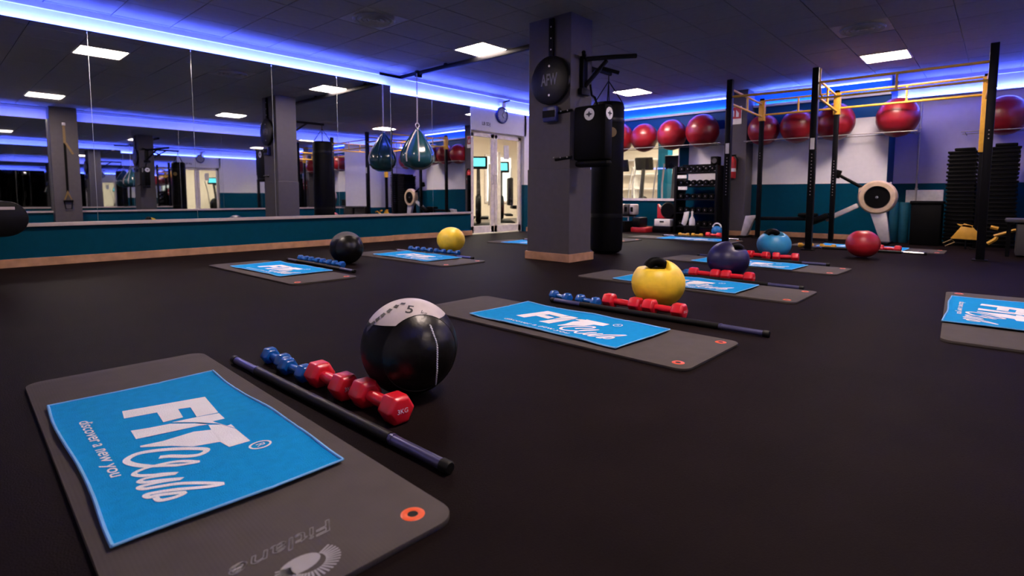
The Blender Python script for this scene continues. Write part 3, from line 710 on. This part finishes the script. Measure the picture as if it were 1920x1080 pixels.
# ------------------------------------------------------------------ red gym balls and their rails
BALLS = [(6.22, .300), (5.629, .277), (5.017, .288), (4.394, .308), (3.27, .262), (2.72, .270), (2.15, .291), (1.298, .287)]
order = ('first', 'second', 'third', 'fourth', 'fifth', 'sixth', 'seventh', 'eighth')
def gym_ball(label, loc, r):
    t = thing('gym_ball', label, 'gym ball', loc, group='red gym balls on the wall rails')
    def fn(p):
        k = 1+.004*math.cos(14*math.acos(max(-1, min(1, p.z)))); return Vector((p.x*k, p.y*k, p.z*k*1.05))
    MB().sphere((0, 0, 0), r, 48, 64, fn).build('shell', ball_m, t)
    MB().lathe([(0, -r*.004), (r*.035, -r*.004), (r*.03, r*.01)], 12, Matrix.Translation((-r*.93, 0, r*.30)) @ Matrix.Rotation(-1.25, 4, 'Y')).build('valve_plug', whitep_m if False else ball_m, t)
for k, (y, r) in enumerate(BALLS):
    z = 1.712+.011+1.05*math.sqrt(r*r-.19**2)
    gym_ball('glossy red gym ball on the wall rail, %s from the left' % order[k], (10.33, y, z), r)
gym_ball('glossy red gym ball at the right edge of the picture, above the steps', (10.98, .061, 1.712+.011+1.05*math.sqrt(.277**2-.19**2)), .277)
def rail(label, y0, y1, xc, wall):
    t = thing('ball_rack', label, 'ball rack', (xc, y0, 1.712))
    for s in (-1, 1): MB().tube([(s*.19, 0, 0), (s*.19, y1-y0, 0)], .007, 8).build('rail_tube', vent_m, t)
    for yy in (.05, (y1-y0)-.05):
        MB().tube([(-.19, yy, -.012), (wall-xc, yy, -.012)], .007, 8).build('bracket', vent_m, t)
rail('wall rail carrying four red gym balls over the window', 3.97, 6.6, 10.33, XB)
rail('wall rail carrying the red gym balls behind the rig', 1.02, 3.54, 10.33, XB)
rail('wall rail carrying the red gym ball over the steps', -.5, .55, 10.98, XR)

# ------------------------------------------------------------------ black and yellow rig
RIG = dict(A=(8.19, 3.08), C=(8.19, 1.95), E=(8.19, .172), B=(9.94, 3.18), D=(9.95, 2.05), F=(9.95, .263))
rig = thing('training_rig', 'black and yellow training rig of six tall posts with crossbars', 'exercise rig', (8.19, 1.95, 0))
def rp_(n, z): return (RIG[n][0]-8.19, RIG[n][1]-1.95, z)
for n, (x, y) in RIG.items():
    h = 2.43 if n in 'ACE' else 2.40
    hw = .040 if n in 'ACE' else .034
    lx, ly = x-8.19, y-1.95
    p = MB().box(lx-hw, lx+hw, ly-hw, ly+hw, .012, h).build('post', steelblk_m, rig, bevel=.006)
    MB().box(lx-.09, lx+.09, ly-.07, ly+.07, 0, .012).build('foot_plate', steelblk_m, p, bevel=.003)
    hb = MB()
    for z in [z_*.045+.75 for z_ in (range(13) if n in 'CDA' else range(14, 17))]: hb.lathe([(0, 0), (.0065, 0), (.0065, .002)], 8, Matrix.Translation((lx-hw-.001, ly, z)) @ Matrix.Rotation(-PI/2, 4, 'Y'), ends=False)
    tag(hb.build('bolt_hole', ledge_m, p, smooth=False), kind='stuff')
    if n in 'BDF':
        zt, zb = 2.36, {'B': 2.02, 'D': 2.02, 'F': 1.34}[n]
        MB().box(lx-hw-.012, lx+hw+.012, ly-hw-.012, ly+hw+.012, zb, zt).build('yellow_sleeve', steely_m, rig, bevel=.004)
    else:
        MB().cbox((lx-hw-.002, ly, 1.43), (.004, .052, .15)).build('white_sticker', whitep_m, p, smooth=False) if n != 'E' else None
def span(a, b, z0, z1, r=.017, mid=.5, za=None, m=steely_m):
    A0, B0 = Vector(rp_(a, z1)), Vector(rp_(b, z1)); A1, B1 = Vector(rp_(a, z0)), Vector(rp_(b, z0))
    MB().tube([A0, B0], r, 10).build('crossbar', m, rig)
    MB().tube([A1, B1], r, 10).build('crossbar', m, rig)
    MB().tube([A0.lerp(B0, mid), A1.lerp(B1, mid)], r, 10).build('brace', m, rig)
span('A', 'B', 2.09, 2.30)
span('C', 'D', 2.07, 2.30)
span('E', 'F', 2.07, 2.28)
span('D', 'F', 2.12, 2.36)
span('B', 'D', 2.12, 2.36)
span('C', 'E', 2.03, 2.235, .015)
MB().tube([rp_('A', 2.18), rp_('C', 2.16)], .018, 10).build('crossbar', steely_m, rig)
# folded dip bracket on the middle front post
c = Vector(rp_('C', 0))
MB().tube([c+Vector((.02, -.045, 2.42)), c+Vector((.02, -.04, 2.28)), c+Vector((.05, -.05, 2.08)), c+Vector((.14, -.05, 2.07))], .014, 8).build('bracket', steely_m, rig)

# rowing machine
rw = thing('rowing_machine', 'cream and black rowing machine behind the rig', 'rowing machine', (10.05, 1.46, 0))
def rwp(y, z, x=0): return (x, y-1.46, z)
MB().lathe([(.175, -.075), (.235, -.07), (.26, -.04), (.26, .04), (.235, .07), (.175, .075), (.165, .06), (.165, -.06)], 36, Matrix.Translation((0, 0, .717)) @ Matrix.Rotation(PI/2, 4, 'Y'), ends=False).build('flywheel_cage', cream_m, rw)
MB().lathe([(.0, -.055), (.168, -.055), (.168, .055), (0, .055)], 30, Matrix.Translation((0, 0, .717)) @ Matrix.Rotation(PI/2, 4, 'Y'), ends=False).build('flywheel_screen', blkp_m, rw)
MB().lathe([(0, 0), (.02, 0), (.02, .012), (.0, .014)], 14, Matrix.Translation((-.056, 0, .717)) @ Matrix.Rotation(-PI/2, 4, 'Y'), ends=False).build('hub', chrome_m, rw)
MB().prism([(.06, .60), (.25, .66), (.25, .86), (.06, .93)], -.05, .05, frame((0, 0, 0), (0, 1, 0), (0, 0, 1))).build('chain_housing', cream_m, rw, bevel=.01)
MB().tube([rwp(1.64, .85), rwp(1.98, 1.06)], [.028, .024], 10).build('monitor_arm', blkp_m, rw)
MB().cbox(rwp(2.02, 1.09), (.09, .09, .13), rx=.3).build('monitor', blkp_m, rw, bevel=.012)
MB().cbox(rwp(1.93, .47), (.075, .50, .075), rx=-.50).build('front_frame', silver_m, rw, bevel=.01)
MB().prism([(.08, .47), (-.13, .50), (-.20, .0), (-.08, .0)], -.04, .04, frame((0, 0, 0), (0, 1, 0), (0, 0, 1))).build('front_leg', silver_m, rw, bevel=.008)
MB().box(-.24, .24, -.20, -.08, 0, .04).build('front_foot', blkp_m, rw, bevel=.01)
MB().cbox(rwp(2.75, .35), (.06, 1.18, .06), rx=-.02).build('monorail', steelblk_m, rw, bevel=.008)
MB().prism([(3.22-1.46, .40), (3.42-1.46, .38), (3.50-1.46, .0), (3.40-1.46, .0), (3.28-1.46, .30)], -.05, .05, frame((0, 0, 0), (0, 1, 0), (0, 0, 1))).build('rear_leg', silver_m, rw, bevel=.008)
MB().box(-.19, .19, 3.36-1.46, 3.52-1.46, 0, .03).build('rear_foot', blkp_m, rw, bevel=.008)
for s in (-1, 1): MB().cbox(rwp(2.24, .36, s*.11), (.12, .30, .09), rx=-.45).build('foot_rest', blkp_m, rw, bevel=.015)
MB().cbox(rwp(2.42, .42), (.24, .26, .06)).build('seat', blkp_m, rw, bevel=.02)

# stacked step platforms
first = None
def ordn(k): return ('topmost', 'second', 'third', 'fourth', 'fifth', 'sixth', 'seventh', 'eighth', 'ninth', 'tenth')[k] if k < 10 else '%dth' % (k+1)
for nm, yc, zt, xs in (('left', .49, 1.40, 10.62), ('right', .04, 1.44, 10.62)):
    n = 24; pz = zt/n
    for k in range(n):
        if first is None:
            o = thing('step_platform', 'x', 'step platform', group='stacked black step platforms')
            w2, d2 = .175, .24
            MB().box(-d2, d2, -w2, w2, pz*.45, pz*.97).build('deck', blkp_m, o, bevel=.008)
            MB().box(-d2+.02, d2-.02, -w2+.02, w2-.02, 0, pz*.45).build('skirt', steelblk_m, o)
            first = o
        else: o = copy_tree(first)
        put(o, (xs+random.uniform(-.008, .008), yc+random.uniform(-.006, .006), k*pz), random.uniform(-.015, .015))
        o['label'] = 'black step platform, %s from the top of the %s stack by the rig' % (ordn(n-1-k), nm) if n-1-k else 'topmost black step platform of the %s stack by the rig' % nm
for yc, zt, nm in ((.49, 1.402, 'left'), (.04, 1.442, 'right')):
    t = thing('riser_block', 'narrow black riser lying on the %s stack of steps' % nm, 'riser', (10.62, yc-.02, zt))
    MB().box(-.2, .2, -.12, .12, 0, .045).build('block', blkp_m, t, bevel=.012)
# black tub, teal rolls, white panel, pipe, socket
t = thing('storage_tub', 'square black tub between the teal roll and stacked steps', 'tub', (10.35, .86, 0))
MB().box(-.2, .2, -.185, .185, 0, .62).build('body', blkp_m, t, bevel=.02)
MB().box(-.215, .215, -.20, .20, .62, .665).build('lid', blkp_m, t, bevel=.012)
for yy, nm in ((1.165, 'beside the black tub'), (1.30, 'behind the rowing machine')):
    t = thing('foam_roll', 'teal foam roll standing upright '+nm, 'foam roll', (10.55, yy, 0))
    MB().lathe([(.0, 0), (.06, 0), (.065, .01), (.065, .63), (.06, .64), (.02, .64), (.02, .60), (0, .60)], 20, ends=False).build('roll', poly_m, t)
t = thing('wall_panel', 'white panel low on the recessed wall above the black tub', 'panel', (XR-.004, .98, .73))
MB().box(-.03, 0, -.24, .26, -.11, .11).build('plate', whitep_m, t, bevel=.006)
t = thing('wall_pipe', 'thin vertical grey pipe on the recessed wall', 'pipe', (XR-.04, 1.10, .55))
MB().tube([(0, 0, 0), (0, 0, 1.86)], .014, 8).build('tube', silver_m, t)
for z in (.3, 1.3): MB().box(-.018, .04, -.02, .02, z, z+.02).build('clip', silver_m, t)
t = thing('wall_socket', 'small white socket beside the rower flywheel', 'socket', (10.95, 1.432, .93))
MB().box(-.035, .035, -.03, 0, -.04, .04).build('plate', whitep_m, t, bevel=.005)
MB().box(-.018, .018, -.034, -.03, -.018, .018).build('insert', blkp_m, t)
# yellow straps at the foot of the right rear post
t = thing('yellow_strap', 'folded yellow strap with dark buckle left of the right rig post', 'strap', (9.86, .42, 0))
MB().prism([(-.12, .14), (.26, .13), (.10, .33), (.02, .36)], -.015, .015, frame((0, 0, 0), (0, -1, 0), (0, 0, 1))).build('webbing', steely_m, t, bevel=.004)
MB().prism([(-.06, .35), (.12, .33), (.10, .30), (-.02, .32)], -.015, .015, frame((0, 0, 0), (0, -1, 0), (0, 0, 1))).build('loose_end', steely_m, t)
MB().tube([(0, .10, .13), (0, .20, .07), (0, .17, .03), (0, .07, .09)], .010, 6, closed=True).build('buckle', gold_m, t)
MB().tube([(0, -.05, .13), (0, -.05, .0)], .012, 6).build('stay', steelblk_m, t)
t = thing('yellow_strap', 'looped yellow strap right of the right rig post', 'strap', (9.86, .02, 0))
for k, q in enumerate([[(.0, .10, .32), (0, .02, .30)], [(0, .06, .20), (0, -.06, .25), (0, -.16, .29), (0, -.24, .26)], [(0, .12, .09), (0, .05, .15), (0, .03, .19)]]):
    MB().tube(catmull(q, 5), .026 - .006*(k == 1), 6).build('webbing', steely_m, t)
MB().tube([(0, -.24, .26), (0, -.27, .2), (0, -.27, .0)], .008, 6).build('stay', steelblk_m, t)
# grey box with a dark table top at the right edge
t = thing('grey_cabinet', 'grey box at the right edge under a dark shelf top', 'cabinet', (9.2, -.32, 0))
MB().box(-.25, .25, -.25, .19, .02, .40).build('body', greybox_m, t, bevel=.01)
MB().box(-.30, .30, -.30, .30, .42, .46).build('top', greybox_m, t, bevel=.008)
for sx in (-1, 1): MB().box(sx*.22-.02, sx*.22+.02, .24, .28, 0, .42).build('leg', steelblk_m, t)
MB().box(-.22, .22, -.22, .16, .40, .42).build('spacer', steelblk_m, t)

# ------------------------------------------------------------------ left of the rig: rack, kettlebell, extinguisher, cushion, crate
rk = thing('dumbbell_rack', 'tall black dumbbell rack beside the rear pillar', 'rack', (10.22, 4.36, 0))
for s in (-1, 1):
    MB().box(-.22, .22, s*.40-.025, s*.40+.025, 0, 1.30).build('side_frame', steelblk_m, rk, bevel=.006)
tiers = [(.16, 'lowest'), (.42, 'second lowest'), (.68, 'middle'), (.94, 'second highest'), (1.20, 'top')]
for z, nm in tiers:
    MB().cbox((0, 0, z-.02), (.40, .78, .03)).build('shelf', steelblk_m, rk, bevel=.004)
first = None
for z, nm in tiers:
    for k in range(6):
        y = 4.36+.30-.12*k
        lab = 'black dumbbell, %s from the left on the %s tier of the rack' % (order[k], nm)
        if first is None:
            first = thing('rack_dumbbell', lab, 'dumbbell', group='black dumbbells on the rack')
            for s in (-1, 1): MB().lathe([(.0, 0), (.045, 0), (.052, .012), (.052, .07), (.045, .08), (0, .08)], 12, Matrix.Translation((s*.12-.04, 0, .052)) @ Matrix.Rotation(PI/2, 4, 'Y'), ends=False).build('head', blkp_m, first)
            MB().tube([(-.08, 0, .052), (.08, 0, .052)], .016, 8).build('handle', silver_m, first)
            o = first
            V5, F5 = text_geo('8', .035); MB().add([(-.1615, -x_, .052+y_) for x_, y_, z_ in V5], F5).build('weight_mark', ledge_m, first, smooth=False)
        else: o = copy_tree(first); o['label'] = lab
        put(o, (10.20, y, z-.004), 0)
for (y, z, nm) in ((4.62, 1.10, 'upper'), (4.60, .88, 'lower')):
    t = thing('white_card', '%s white card hanging on the dumbbell rack' % nm, 'card', (9.985, y, z)); MB().box(-.006, 0, -.09, .09, -.03, .03).build('card', whitep_m, t, smooth=False)
    MB().box(0, .015, -.09, -.08, -.01, .0).build('hook', silver_m, t)
t = thing('black_speaker', 'small black block standing on top of the dumbbell rack', 'speaker', (10.2, 4.06, 1.30))
MB().box(-.08, .08, -.07, .07, 0, .17).build('body', blkp_m, t, bevel=.01)
MB().box(-.11, .11, .0, .60, .0, .03).build('tray', blkp_m, t, bevel=.005)
MB().lathe([(0, 0), (.045, 0), (.05, .006)], 16, Matrix.Translation((-.081, 0, .09)) @ Matrix.Rotation(-PI/2, 4, 'Y'), ends=False).build('speaker_cone', greybox_m, t)
t = thing('kettlebell', 'blue kettlebell with pale handle beside the rear pillar', 'kettlebell', (9.85, 3.86, 0))
MB().sphere((0, 0, .095), .095, 24, 16, lambda p: Vector((p.x, p.y, max(p.z, -.9)))).build('body', kb_m, t)
MB().tube([(0, math.cos(a)*.075*(1.0), .16+math.sin(a)*.075) for a in [k*PI/10 for k in range(11)]], .014, 8).build('handle', whitep_m, t)
t = thing('fire_extinguisher', 'red fire extinguisher on the rear pillar', 'extinguisher', (10.24, 3.76, 1.06))
MB().lathe([(0, 0), (.055, .0), (.06, .02), (.06, .30), (.045, .36), (.02, .38), (.02, .40), (0, .40)], 20, ends=False).build('cylinder', redsign_m, t)
MB().lathe([(.0605, .12), (.0605, .18)], 20, ends=False).build('label_band', whitep_m, t)
MB().box(-.03, .03, -.05, .015, .40, .43).build('valve', blkp_m, t, bevel=.004)
MB().tube([(0, -.04, .41), (0, -.09, .34), (0, -.08, .15)], .010, 6).build('hose', blkp_m, t)
MB().box(.05, .06, -.02, .02, .1, .3).build('bracket', steelblk_m, t)
t = thing('extinguisher_sign', 'white and red extinguisher sign high on the rear pillar', 'sign', (10.298, 3.77, 2.21))
MB().box(-.006, 0, -.12, .12, -.16, .16).build('plate', whitep_m, t, smooth=False)
MB().box(-.008, -.006, -.11, .11, -.06, .15).build('red_field', redsign_m, t, smooth=False)
MB().lathe([(0, 0), (.018, 0), (.02, .01), (.02, .09), (.01, .11), (0, .11)], 10, Matrix.Translation((-.009, .03, -.02)) @ Matrix.Diagonal((.1, 1, 1, 1)), ends=False).add([(-.009, -.02, -.03), (-.009, -.07, -.03), (-.009, -.07, .04), (-.009, -.02, .1)], [(0, 1, 2, 3)]).build('pictogram', whitep_m, t, smooth=False)
t = thing('white_cloth', 'white cloth hanging slanted on the front of the dumbbell rack', 'cloth', (9.97, 4.50, .42))
MB().prism([(-.05, 0), (.05, .02), (.03, -.13), (-.02, -.27), (-.10, -.22), (-.07, -.1)], -.012, .012, frame((0, 0, 0), (0, -1, 0), (0, 0, 1))).build('fabric', whitep_m, t, bevel=.006)
t = thing('white_bottle', 'white bottle with long neck on the rack front', 'bottle', (9.86, 4.34, 0))
MB().lathe([(0, .18), (.05, .18), (.055, .20), (.05, .29), (.03, .33), (.02, .35)], 16, ends=False).build('body', whitep_m, t)
MB().lathe([(.018, .35), (.018, .44), (.012, .45), (0, .45)], 12, ends=False).build('neck', whitep_m, t)
MB().box(-.08, .08, -.12, .12, 0, .18).build('holder', blkp_m, t, bevel=.01)
t = thing('white_crate', 'white crate with a hand slot before the window wall', 'crate', (10.2, 5.04, 0))
MB().box(-.16, .16, -.17, .17, .13, .27).build('body', whitep_m, t, bevel=.012)
MB().box(-.164, -.159, -.04, .05, .205, .235).build('hand_slot', blkp_m, t, smooth=False)
MB().box(-.18, .18, -.20, .20, 0, .13).build('base_block', blkp_m, t, bevel=.012)
t = thing('red_pad', 'red pad standing on the white crate under the window', 'pad', (10.3, 5.02, .272))
MB().prism([(-.24, 0), (.10, 0), (.10, .10), (-.10, .16), (-.24, .30)], -.05, .05, frame((0, 0, 0), (0, -1, 0), (0, 0, 1))).build('cover', redsign_m, t, bevel=.01)
MB().tube([(-.052, .2, .26), (-.056, .1, .14), (-.052, -.08, .10)], .006, 6).build('piping', whitep_m, t)
t = thing('round_cushion', 'round black cushion leaning on the red pad under the window', 'cushion', (10.16, 4.97, .275))
MB().lathe([(0, -.035), (.14, -.035), (.165, 0), (.14, .035), (0, .035)], 28, Matrix.Translation((0, 0, .17)) @ Matrix.Rotation(PI/2, 4, 'Y'), ends=False).build('cover', blkp_m, t)
t = thing('red_pad', 'flat red pad on the floor left of the white crate', 'pad', (9.95, 5.45, 0))
MB().box(-.18, .18, -.20, .14, .0, .10).build('cover', redsign_m, t, bevel=.015)
MB().box(-.17, .17, -.06, .12, .10, .30).build('side_roll', lea_m, t, bevel=.03)
t = thing('metal_stool', 'low tubular stool with pale boxes, right of the punching bag', 'stool', (10.1, 5.92, 0))
for s in (-1, 1): MB().tube([(s*.13, -.16, 0), (s*.13, -.16, .30), (s*.13, .16, .30), (s*.13, .16, 0)], .014, 8).build('leg_frame', silver_m, t)
MB().box(-.16, .16, -.18, .18, .31, .34).build('seat', blkp_m, t, bevel=.008)
for k, (yy, mm) in enumerate(((.10, beige_m), (-.06, greybox_m), (-.20, beige_m))):
    t = thing('boxing_pad', ('pale', 'dark', 'second pale')[k]+' hand pad on the tubular stool under the window', 'pad', (10.1, 5.90+yy, .342))
    MB().box(-.10, .10, -.06, .06, 0, .22).build('cushion', mm, t, bevel=.03)
    MB().box(-.11, -.10, -.03, .03, .06, .16).build('strap', blkp_m, t)
t = thing('kit_basket', 'black low basket with a yellow item under the stool', 'basket', (9.78, 5.74, 0))
MB().box(-.16, .16, -.10, .10, 0, .22).build('body', blkp_m, t, bevel=.01)
MB().box(-.168, -.16, -.04, .04, .1, .14).build('tag_plate', yelv_m, t)

# ------------------------------------------------------------------ pillar gear
t = thing('weight_disc', 'round black disc lettered AFW hanging high on the pillar', 'disc', (4.795, 3.742, 1.975))
MD = frame((0, 0, 0), (0, -1, 0), (0, 0, 1))     # local x to the right as seen from the room, y up, z towards the room
MB().lathe([(0, 0), (.25, 0), (.258, .012), (.258, .05), (.235, .058), (.05, .058), (0, .058)], 48, MD, ends=False).build('plate', lea_m, t)
V, F = text_geo('AFW', .17, off=.004); MB().add([MD @ Vector((x_*.58, y_, .0595)) for x_, y_, z_ in V], F).build('lettering', textg_m, t, smooth=False)
for yy in (.15, -.16):
    MB().lathe([(0, .06), (.012, .06), (.014, .056)], 12, MD @ Matrix.Translation((0, yy, 0)), ends=False).build('bolt', silver_m, t)
st = MB().box(-.03, -.005, -.032, .032, .24, .66).build('hanging_strap', blkp_m, t, bevel=.004)
for z in (.33, .45, .57): MB().lathe([(0, 0), (.008, 0), (.009, -.003)], 8, Matrix.Translation((-.031, 0, z)) @ Matrix.Rotation(-PI/2, 4, 'Y'), ends=False).build('rivet', silver_m, st)
t = thing('blue_wall_box', 'small dark blue box on the pillar below the round disc', 'box', (4.797, 3.735, 1.53))
MB().box(-.07, 0, -.085, .085, 0, .165).build('case', bluebox_m, t, bevel=.012)
MB().box(-.073, -.07, -.085, .085, .045, .12).build('dark_band', blkp_m, t, smooth=False)
t = thing('wall_punch_pad', 'black punch pad with white round emblems strapped to the pillar corner', 'punch pad', (4.82, 3.47, 1.10))
MB().box(0, .15, -.40, .0, .0, .57).build('cushion', bag_m, t, bevel=.03)
MB().box(.02, .14, -.41, -.0, -.07, .0).build('lower_cushion', bag_m, t, bevel=.03)
for M_, nm in ((frame((-.002, -.20, .475), (0, -1, 0), (0, 0, 1)), 'emblem'), (frame((.075, -.402, .475), (1, 0, 0), (0, 0, 1)), 'emblem')):
    e = MB().lathe([(0, .0), (.062, .0), (.064, -.003)], 28, M_, ends=False).build(nm, whitep_m, t, smooth=False)
    MB().add([M_ @ Vector(q) for q in [(-.045, 0, .002), (-.012, .012, .002), (0, .035, .002), (.012, .012, .002), (.045, 0, .002), (.012, -.012, .002), (0, -.035, .002), (-.012, -.012, .002)]], [(0, 1, 2, 3, 4, 5, 6, 7)]).build('emblem_star', text_m, e, smooth=False)
for z, y1 in ((.535, .33), (.04, .22)):
    MB().tube([(-.025, .0, z), (-.025, y1, z-.02)], .016, 8).build('wrap_chain', steelblk_m, t)
    for k in range(3): MB().sphere((-.042, .05+.09*k, z), .008, 8, 6).build('chain_bolt', silver_m, t)
MB().tube([(.08, -.25, .56), (.10, -.2, .66), (.16, -.12, .70), (.19, -.08, .82)], .012, 8).build('carry_strap', blkp_m, t)
t = thing('bag_mount', 'black pull-up and bag bracket on the right face of the pillar', 'bracket', (5.0, 3.492, 1.86))
MB().box(-.045, .045, -.045, .0, 0, .37).build('back_plate', steelblk_m, t, bevel=.005)
MB().tube([(0, -.04, .34), (.30, -.22, .39), (.52, -.36, .42)], .026, 8).build('arm', steelblk_m, t)
MB().tube([(0, -.04, .05), (.22, -.17, .34)], .024, 8).build('brace', steelblk_m, t)
MB().tube([(.16, -.12, .27), (.27, -.30, .20)], .020, 8).build('side_grip', steelblk_m, t)
MB().tube([(0, -.03, .35), (-.12, -.10, .38)], .022, 8).build('side_grip', steelblk_m, t)
MB().cbox((0, -.03, -.01), (.16, .05, .07)).build('lower_plate', steelblk_m, t, bevel=.005)
t = thing('bag_bracket', 'black arm behind the pillar from which the punching bag hangs', 'bracket', (5.0, 3.492, 1.86))
MB().tube([(.20, .248, .38), (.97, .248, .38)], .024, 8).build('hanging_arm', steelblk_m, t)
MB().tube([(.20, .248, .10), (.60, .248, .37)], .018, 8).build('brace', steelblk_m, t)
t = thing('punching_bag', 'tall black punching bag hanging behind the pillar', 'punching bag', (5.93, 3.74, 0))
MB().lathe([(.0, .015), (.16, .015), (.195, .045), (.205, .11), (.20, .9), (.20, 1.82), (.19, 1.86), (.17, 1.88), (0, 1.88)], 36, ends=False).build('bag_body', bag_m, t)
for z in (.45, 1.62): MB().lathe([(.2015, z), (.2035, z+.01), (.2035, z+.05), (.2015, z+.06)], 36, ends=False).build('seam_band', lea_m, t)
MB().lathe([(0, 0), (.055, 0), (.06, -.002)], 20, frame((-.145, -.148, 1.50), (.71, -.70, 0), (0, 0, 1)), ends=False).build('emblem', gold_m, t, smooth=False)
for a in range(4):
    c_, s_ = math.cos(a*PI/2+.5), math.sin(a*PI/2+.5)
    MB().tube([(.18*c_, .18*s_, 1.87), (0, 0, 2.15)], .007, 6).build('hanging_chain', steelblk_m, t)
MB().tube([(0, 0, 2.14), (0, 0, 2.214)], .008, 6).build('hanging_chain', steelblk_m, t)

# beam and water bag
t = thing('ceiling_beam', 'dark steel beam under the ceiling from mirror wall to pillar', 'beam', (5.40, 5.70, 2.575))
MB().box(-.03, .03, -2.0, 1.56, 0, .06).build('beam_body', steelblk_m, t, bevel=.004)
MB().box(-.42, .05, 1.545, 1.562, -.0, .045).build('wall_bracket', steelblk_m, t, bevel=.003)
for yy in (-1.2, .5): MB().box(-.02, .02, yy-.02, yy+.02, .06, .10).build('hanger', steelblk_m, t)
MB().box(-.045, .045, 1.10, 1.17, -.03, .07).build('clamp', steelblk_m, t, bevel=.005)
t = thing('water_bag', 'teardrop dark blue water punching bag hanging by the mirror', 'punching bag', (5.34, 6.80, 1.12))
def drop(p): return p
prof = [(0, 0), (.10, .006), (.19, .05), (.245, .12), (.258, .19), (.245, .27), (.205, .36), (.15, .45), (.095, .53), (.05, .585), (.03, .61), (.025, .64), (.0, .64)]
b = MB(); n = 48
V = []; F = []
for i, (r, z) in enumerate(prof):
    for k in range(n):
        a = 2*PI*k/n; rr = max(r, 1e-4)*(1+.05*math.cos(8*a)*min(1, max(0, (z-.15)/.3)))
        V.append((rr*math.cos(a), rr*math.sin(a), z))
for i in range(len(prof)-1):
    for k in range(n): F.append((i*n+k, i*n+(k+1) % n, (i+1)*n+(k+1) % n, (i+1)*n+k))
b.add(V, F).build('bladder', bagblue_m, t)
for k in range(8):
    a = 2*PI*k/8+.2; MB().tube([((r*1.015)*math.cos(a), (r*1.015)*math.sin(a), z) for r, z in prof[3:-2]], .011, 6).build('strap', silver_m if k in (4, 5) else bagblue_m, t)
MB().tube([(.035*math.cos(q), 0, .685+.035*math.sin(q)) for q in [k*PI/8 for k in range(16)]], .007, 6, closed=True).build('ring', silver_m, t)
ch = MB()
for k in range(22):
    z = .735+k*.034; a = (k % 2)*PI/2
    ch.tube([(math.cos(a)*.010*math.cos(q), math.sin(a)*.010*math.cos(q), z+.021*math.sin(q)) for q in [j*PI/4 for j in range(8)]], .0045, 5, closed=True)
tag(ch.build('chain', silver_m, t), kind='stuff')

# clock, spotlight, door sign
t = thing('wall_clock', 'round dark rimmed clock above the glass door', 'clock', (7.755, YD-.004, 2.27))
MK = frame((0, 0, 0), (1, 0, 0), (0, 0, 1))
MB().lathe([(.125, 0), (.155, 0), (.160, .02), (.150, .04), (.128, .035)], 40, MK, ends=False).build('rim', bluebox_m, t)
MB().lathe([(0, .02), (.13, .02)], 40, MK, ends=False).build('face', clockf_m, t, smooth=False)
for a, l in ((.6, .10), (2.4, .07)): MB().tube([MK @ Vector((0, 0, .024)), MK @ Vector((math.sin(a)*l, math.cos(a)*l, .024))], .005, 6).build('hand', text_m, t)
for k in range(12): MB().box(-.004, .004, .10, .12, .021, .023, MK @ Matrix.Rotation(k*PI/6, 4, 'Z')).build('hour_mark', text_m, t, smooth=False)
t = thing('wall_bracket', 'small blue lit bracket on the wall above the clock', 'bracket', (7.80, YW-.004, 2.42))
MB().box(-.05, .05, -.10, 0, 0, .10).build('case', frame_m, t, bevel=.01)
MB().tube([(0, -.05, .10), (.10, -.16, .14)], .016, 8).build('arm', steelblk_m, t)
t = thing('door_sign', 'small dark lettered sign above the glass door', 'sign', (7.34, YD-.002, 2.065))
MB().box(-.15, .15, -.004, 0, -.055, .055).build('plate', white_m, t, smooth=False)
V, F = text_geo('LB SDJ', .085, off=.002); MB().add([(x_*.95, -.0055, y_) for x_, y_, z_ in V], F).build('lettering', text_m, t, smooth=False)

# black bench pad at the left edge
t = thing('padded_bench', 'black padded bench end with grey stripe at the left edge', 'bench', (.0, 6.62, 0))
pp = [(-.9, .355), (.555, .355)] + [(.555+.155*math.cos(a), .51+.155*math.sin(a)) for a in [-PI/2+k*PI/12 for k in range(1, 12)]] + [(.555, .665), (-.9, .665)]
MB().prism(pp, -.2, .2, frame((0, 0, 0), (1, 0, 0), (0, 0, 1))).build('cushion', lea_m, t, bevel=.03)
MB().box(-.9, .62, -.206, -.198, .59, .615).build('stripe', ledge_m, t, smooth=False)
for xx in (-.7, .15): MB().box(xx-.03, xx+.03, -.15, .15, 0, .36).build('leg', steelblk_m, t, bevel=.005)

# suspension strap on the wall pillar, seen in the mirror
t = thing('suspension_strap', 'black and yellow suspension strap on the wall pillar, seen in the mirror', 'strap', (2.33, -.612, 2.30))
MB().box(-.03, .03, 0, .03, -.03, .03).build('anchor', silver_m, t, bevel=.005)
MB().box(-.022, .022, .006, .012, -.42, -.02).build('yellow_webbing', gold_m, t)
MB().cbox((.075, .012, -.52), (.04, .008, .26), ry=-.45).build('loose_end', gold_m, t)
MB().box(-.022, .022, .006, .012, -1.45, -.40).build('black_webbing', blkp_m, t)
MB().prism([(-.07, -1.62), (0, -1.42), (.07, -1.62), (.05, -1.63), (0, -1.5), (-.05, -1.63)], .0, .01, frame((0, .012, 0), (-1, 0, 0), (0, 0, 1))).build('handle_webbing', gold_m, t)
MB().tube([(-.085, .02, -1.65), (.085, .02, -1.65)], .022, 10).build('handle', blkp_m, t)
MB().tube([(-.07, .02, -1.66), (-.05, .02, -1.82), (.05, .02, -1.82), (.07, .02, -1.66)], .012, 8).build('foot_cradle', blkp_m, t)
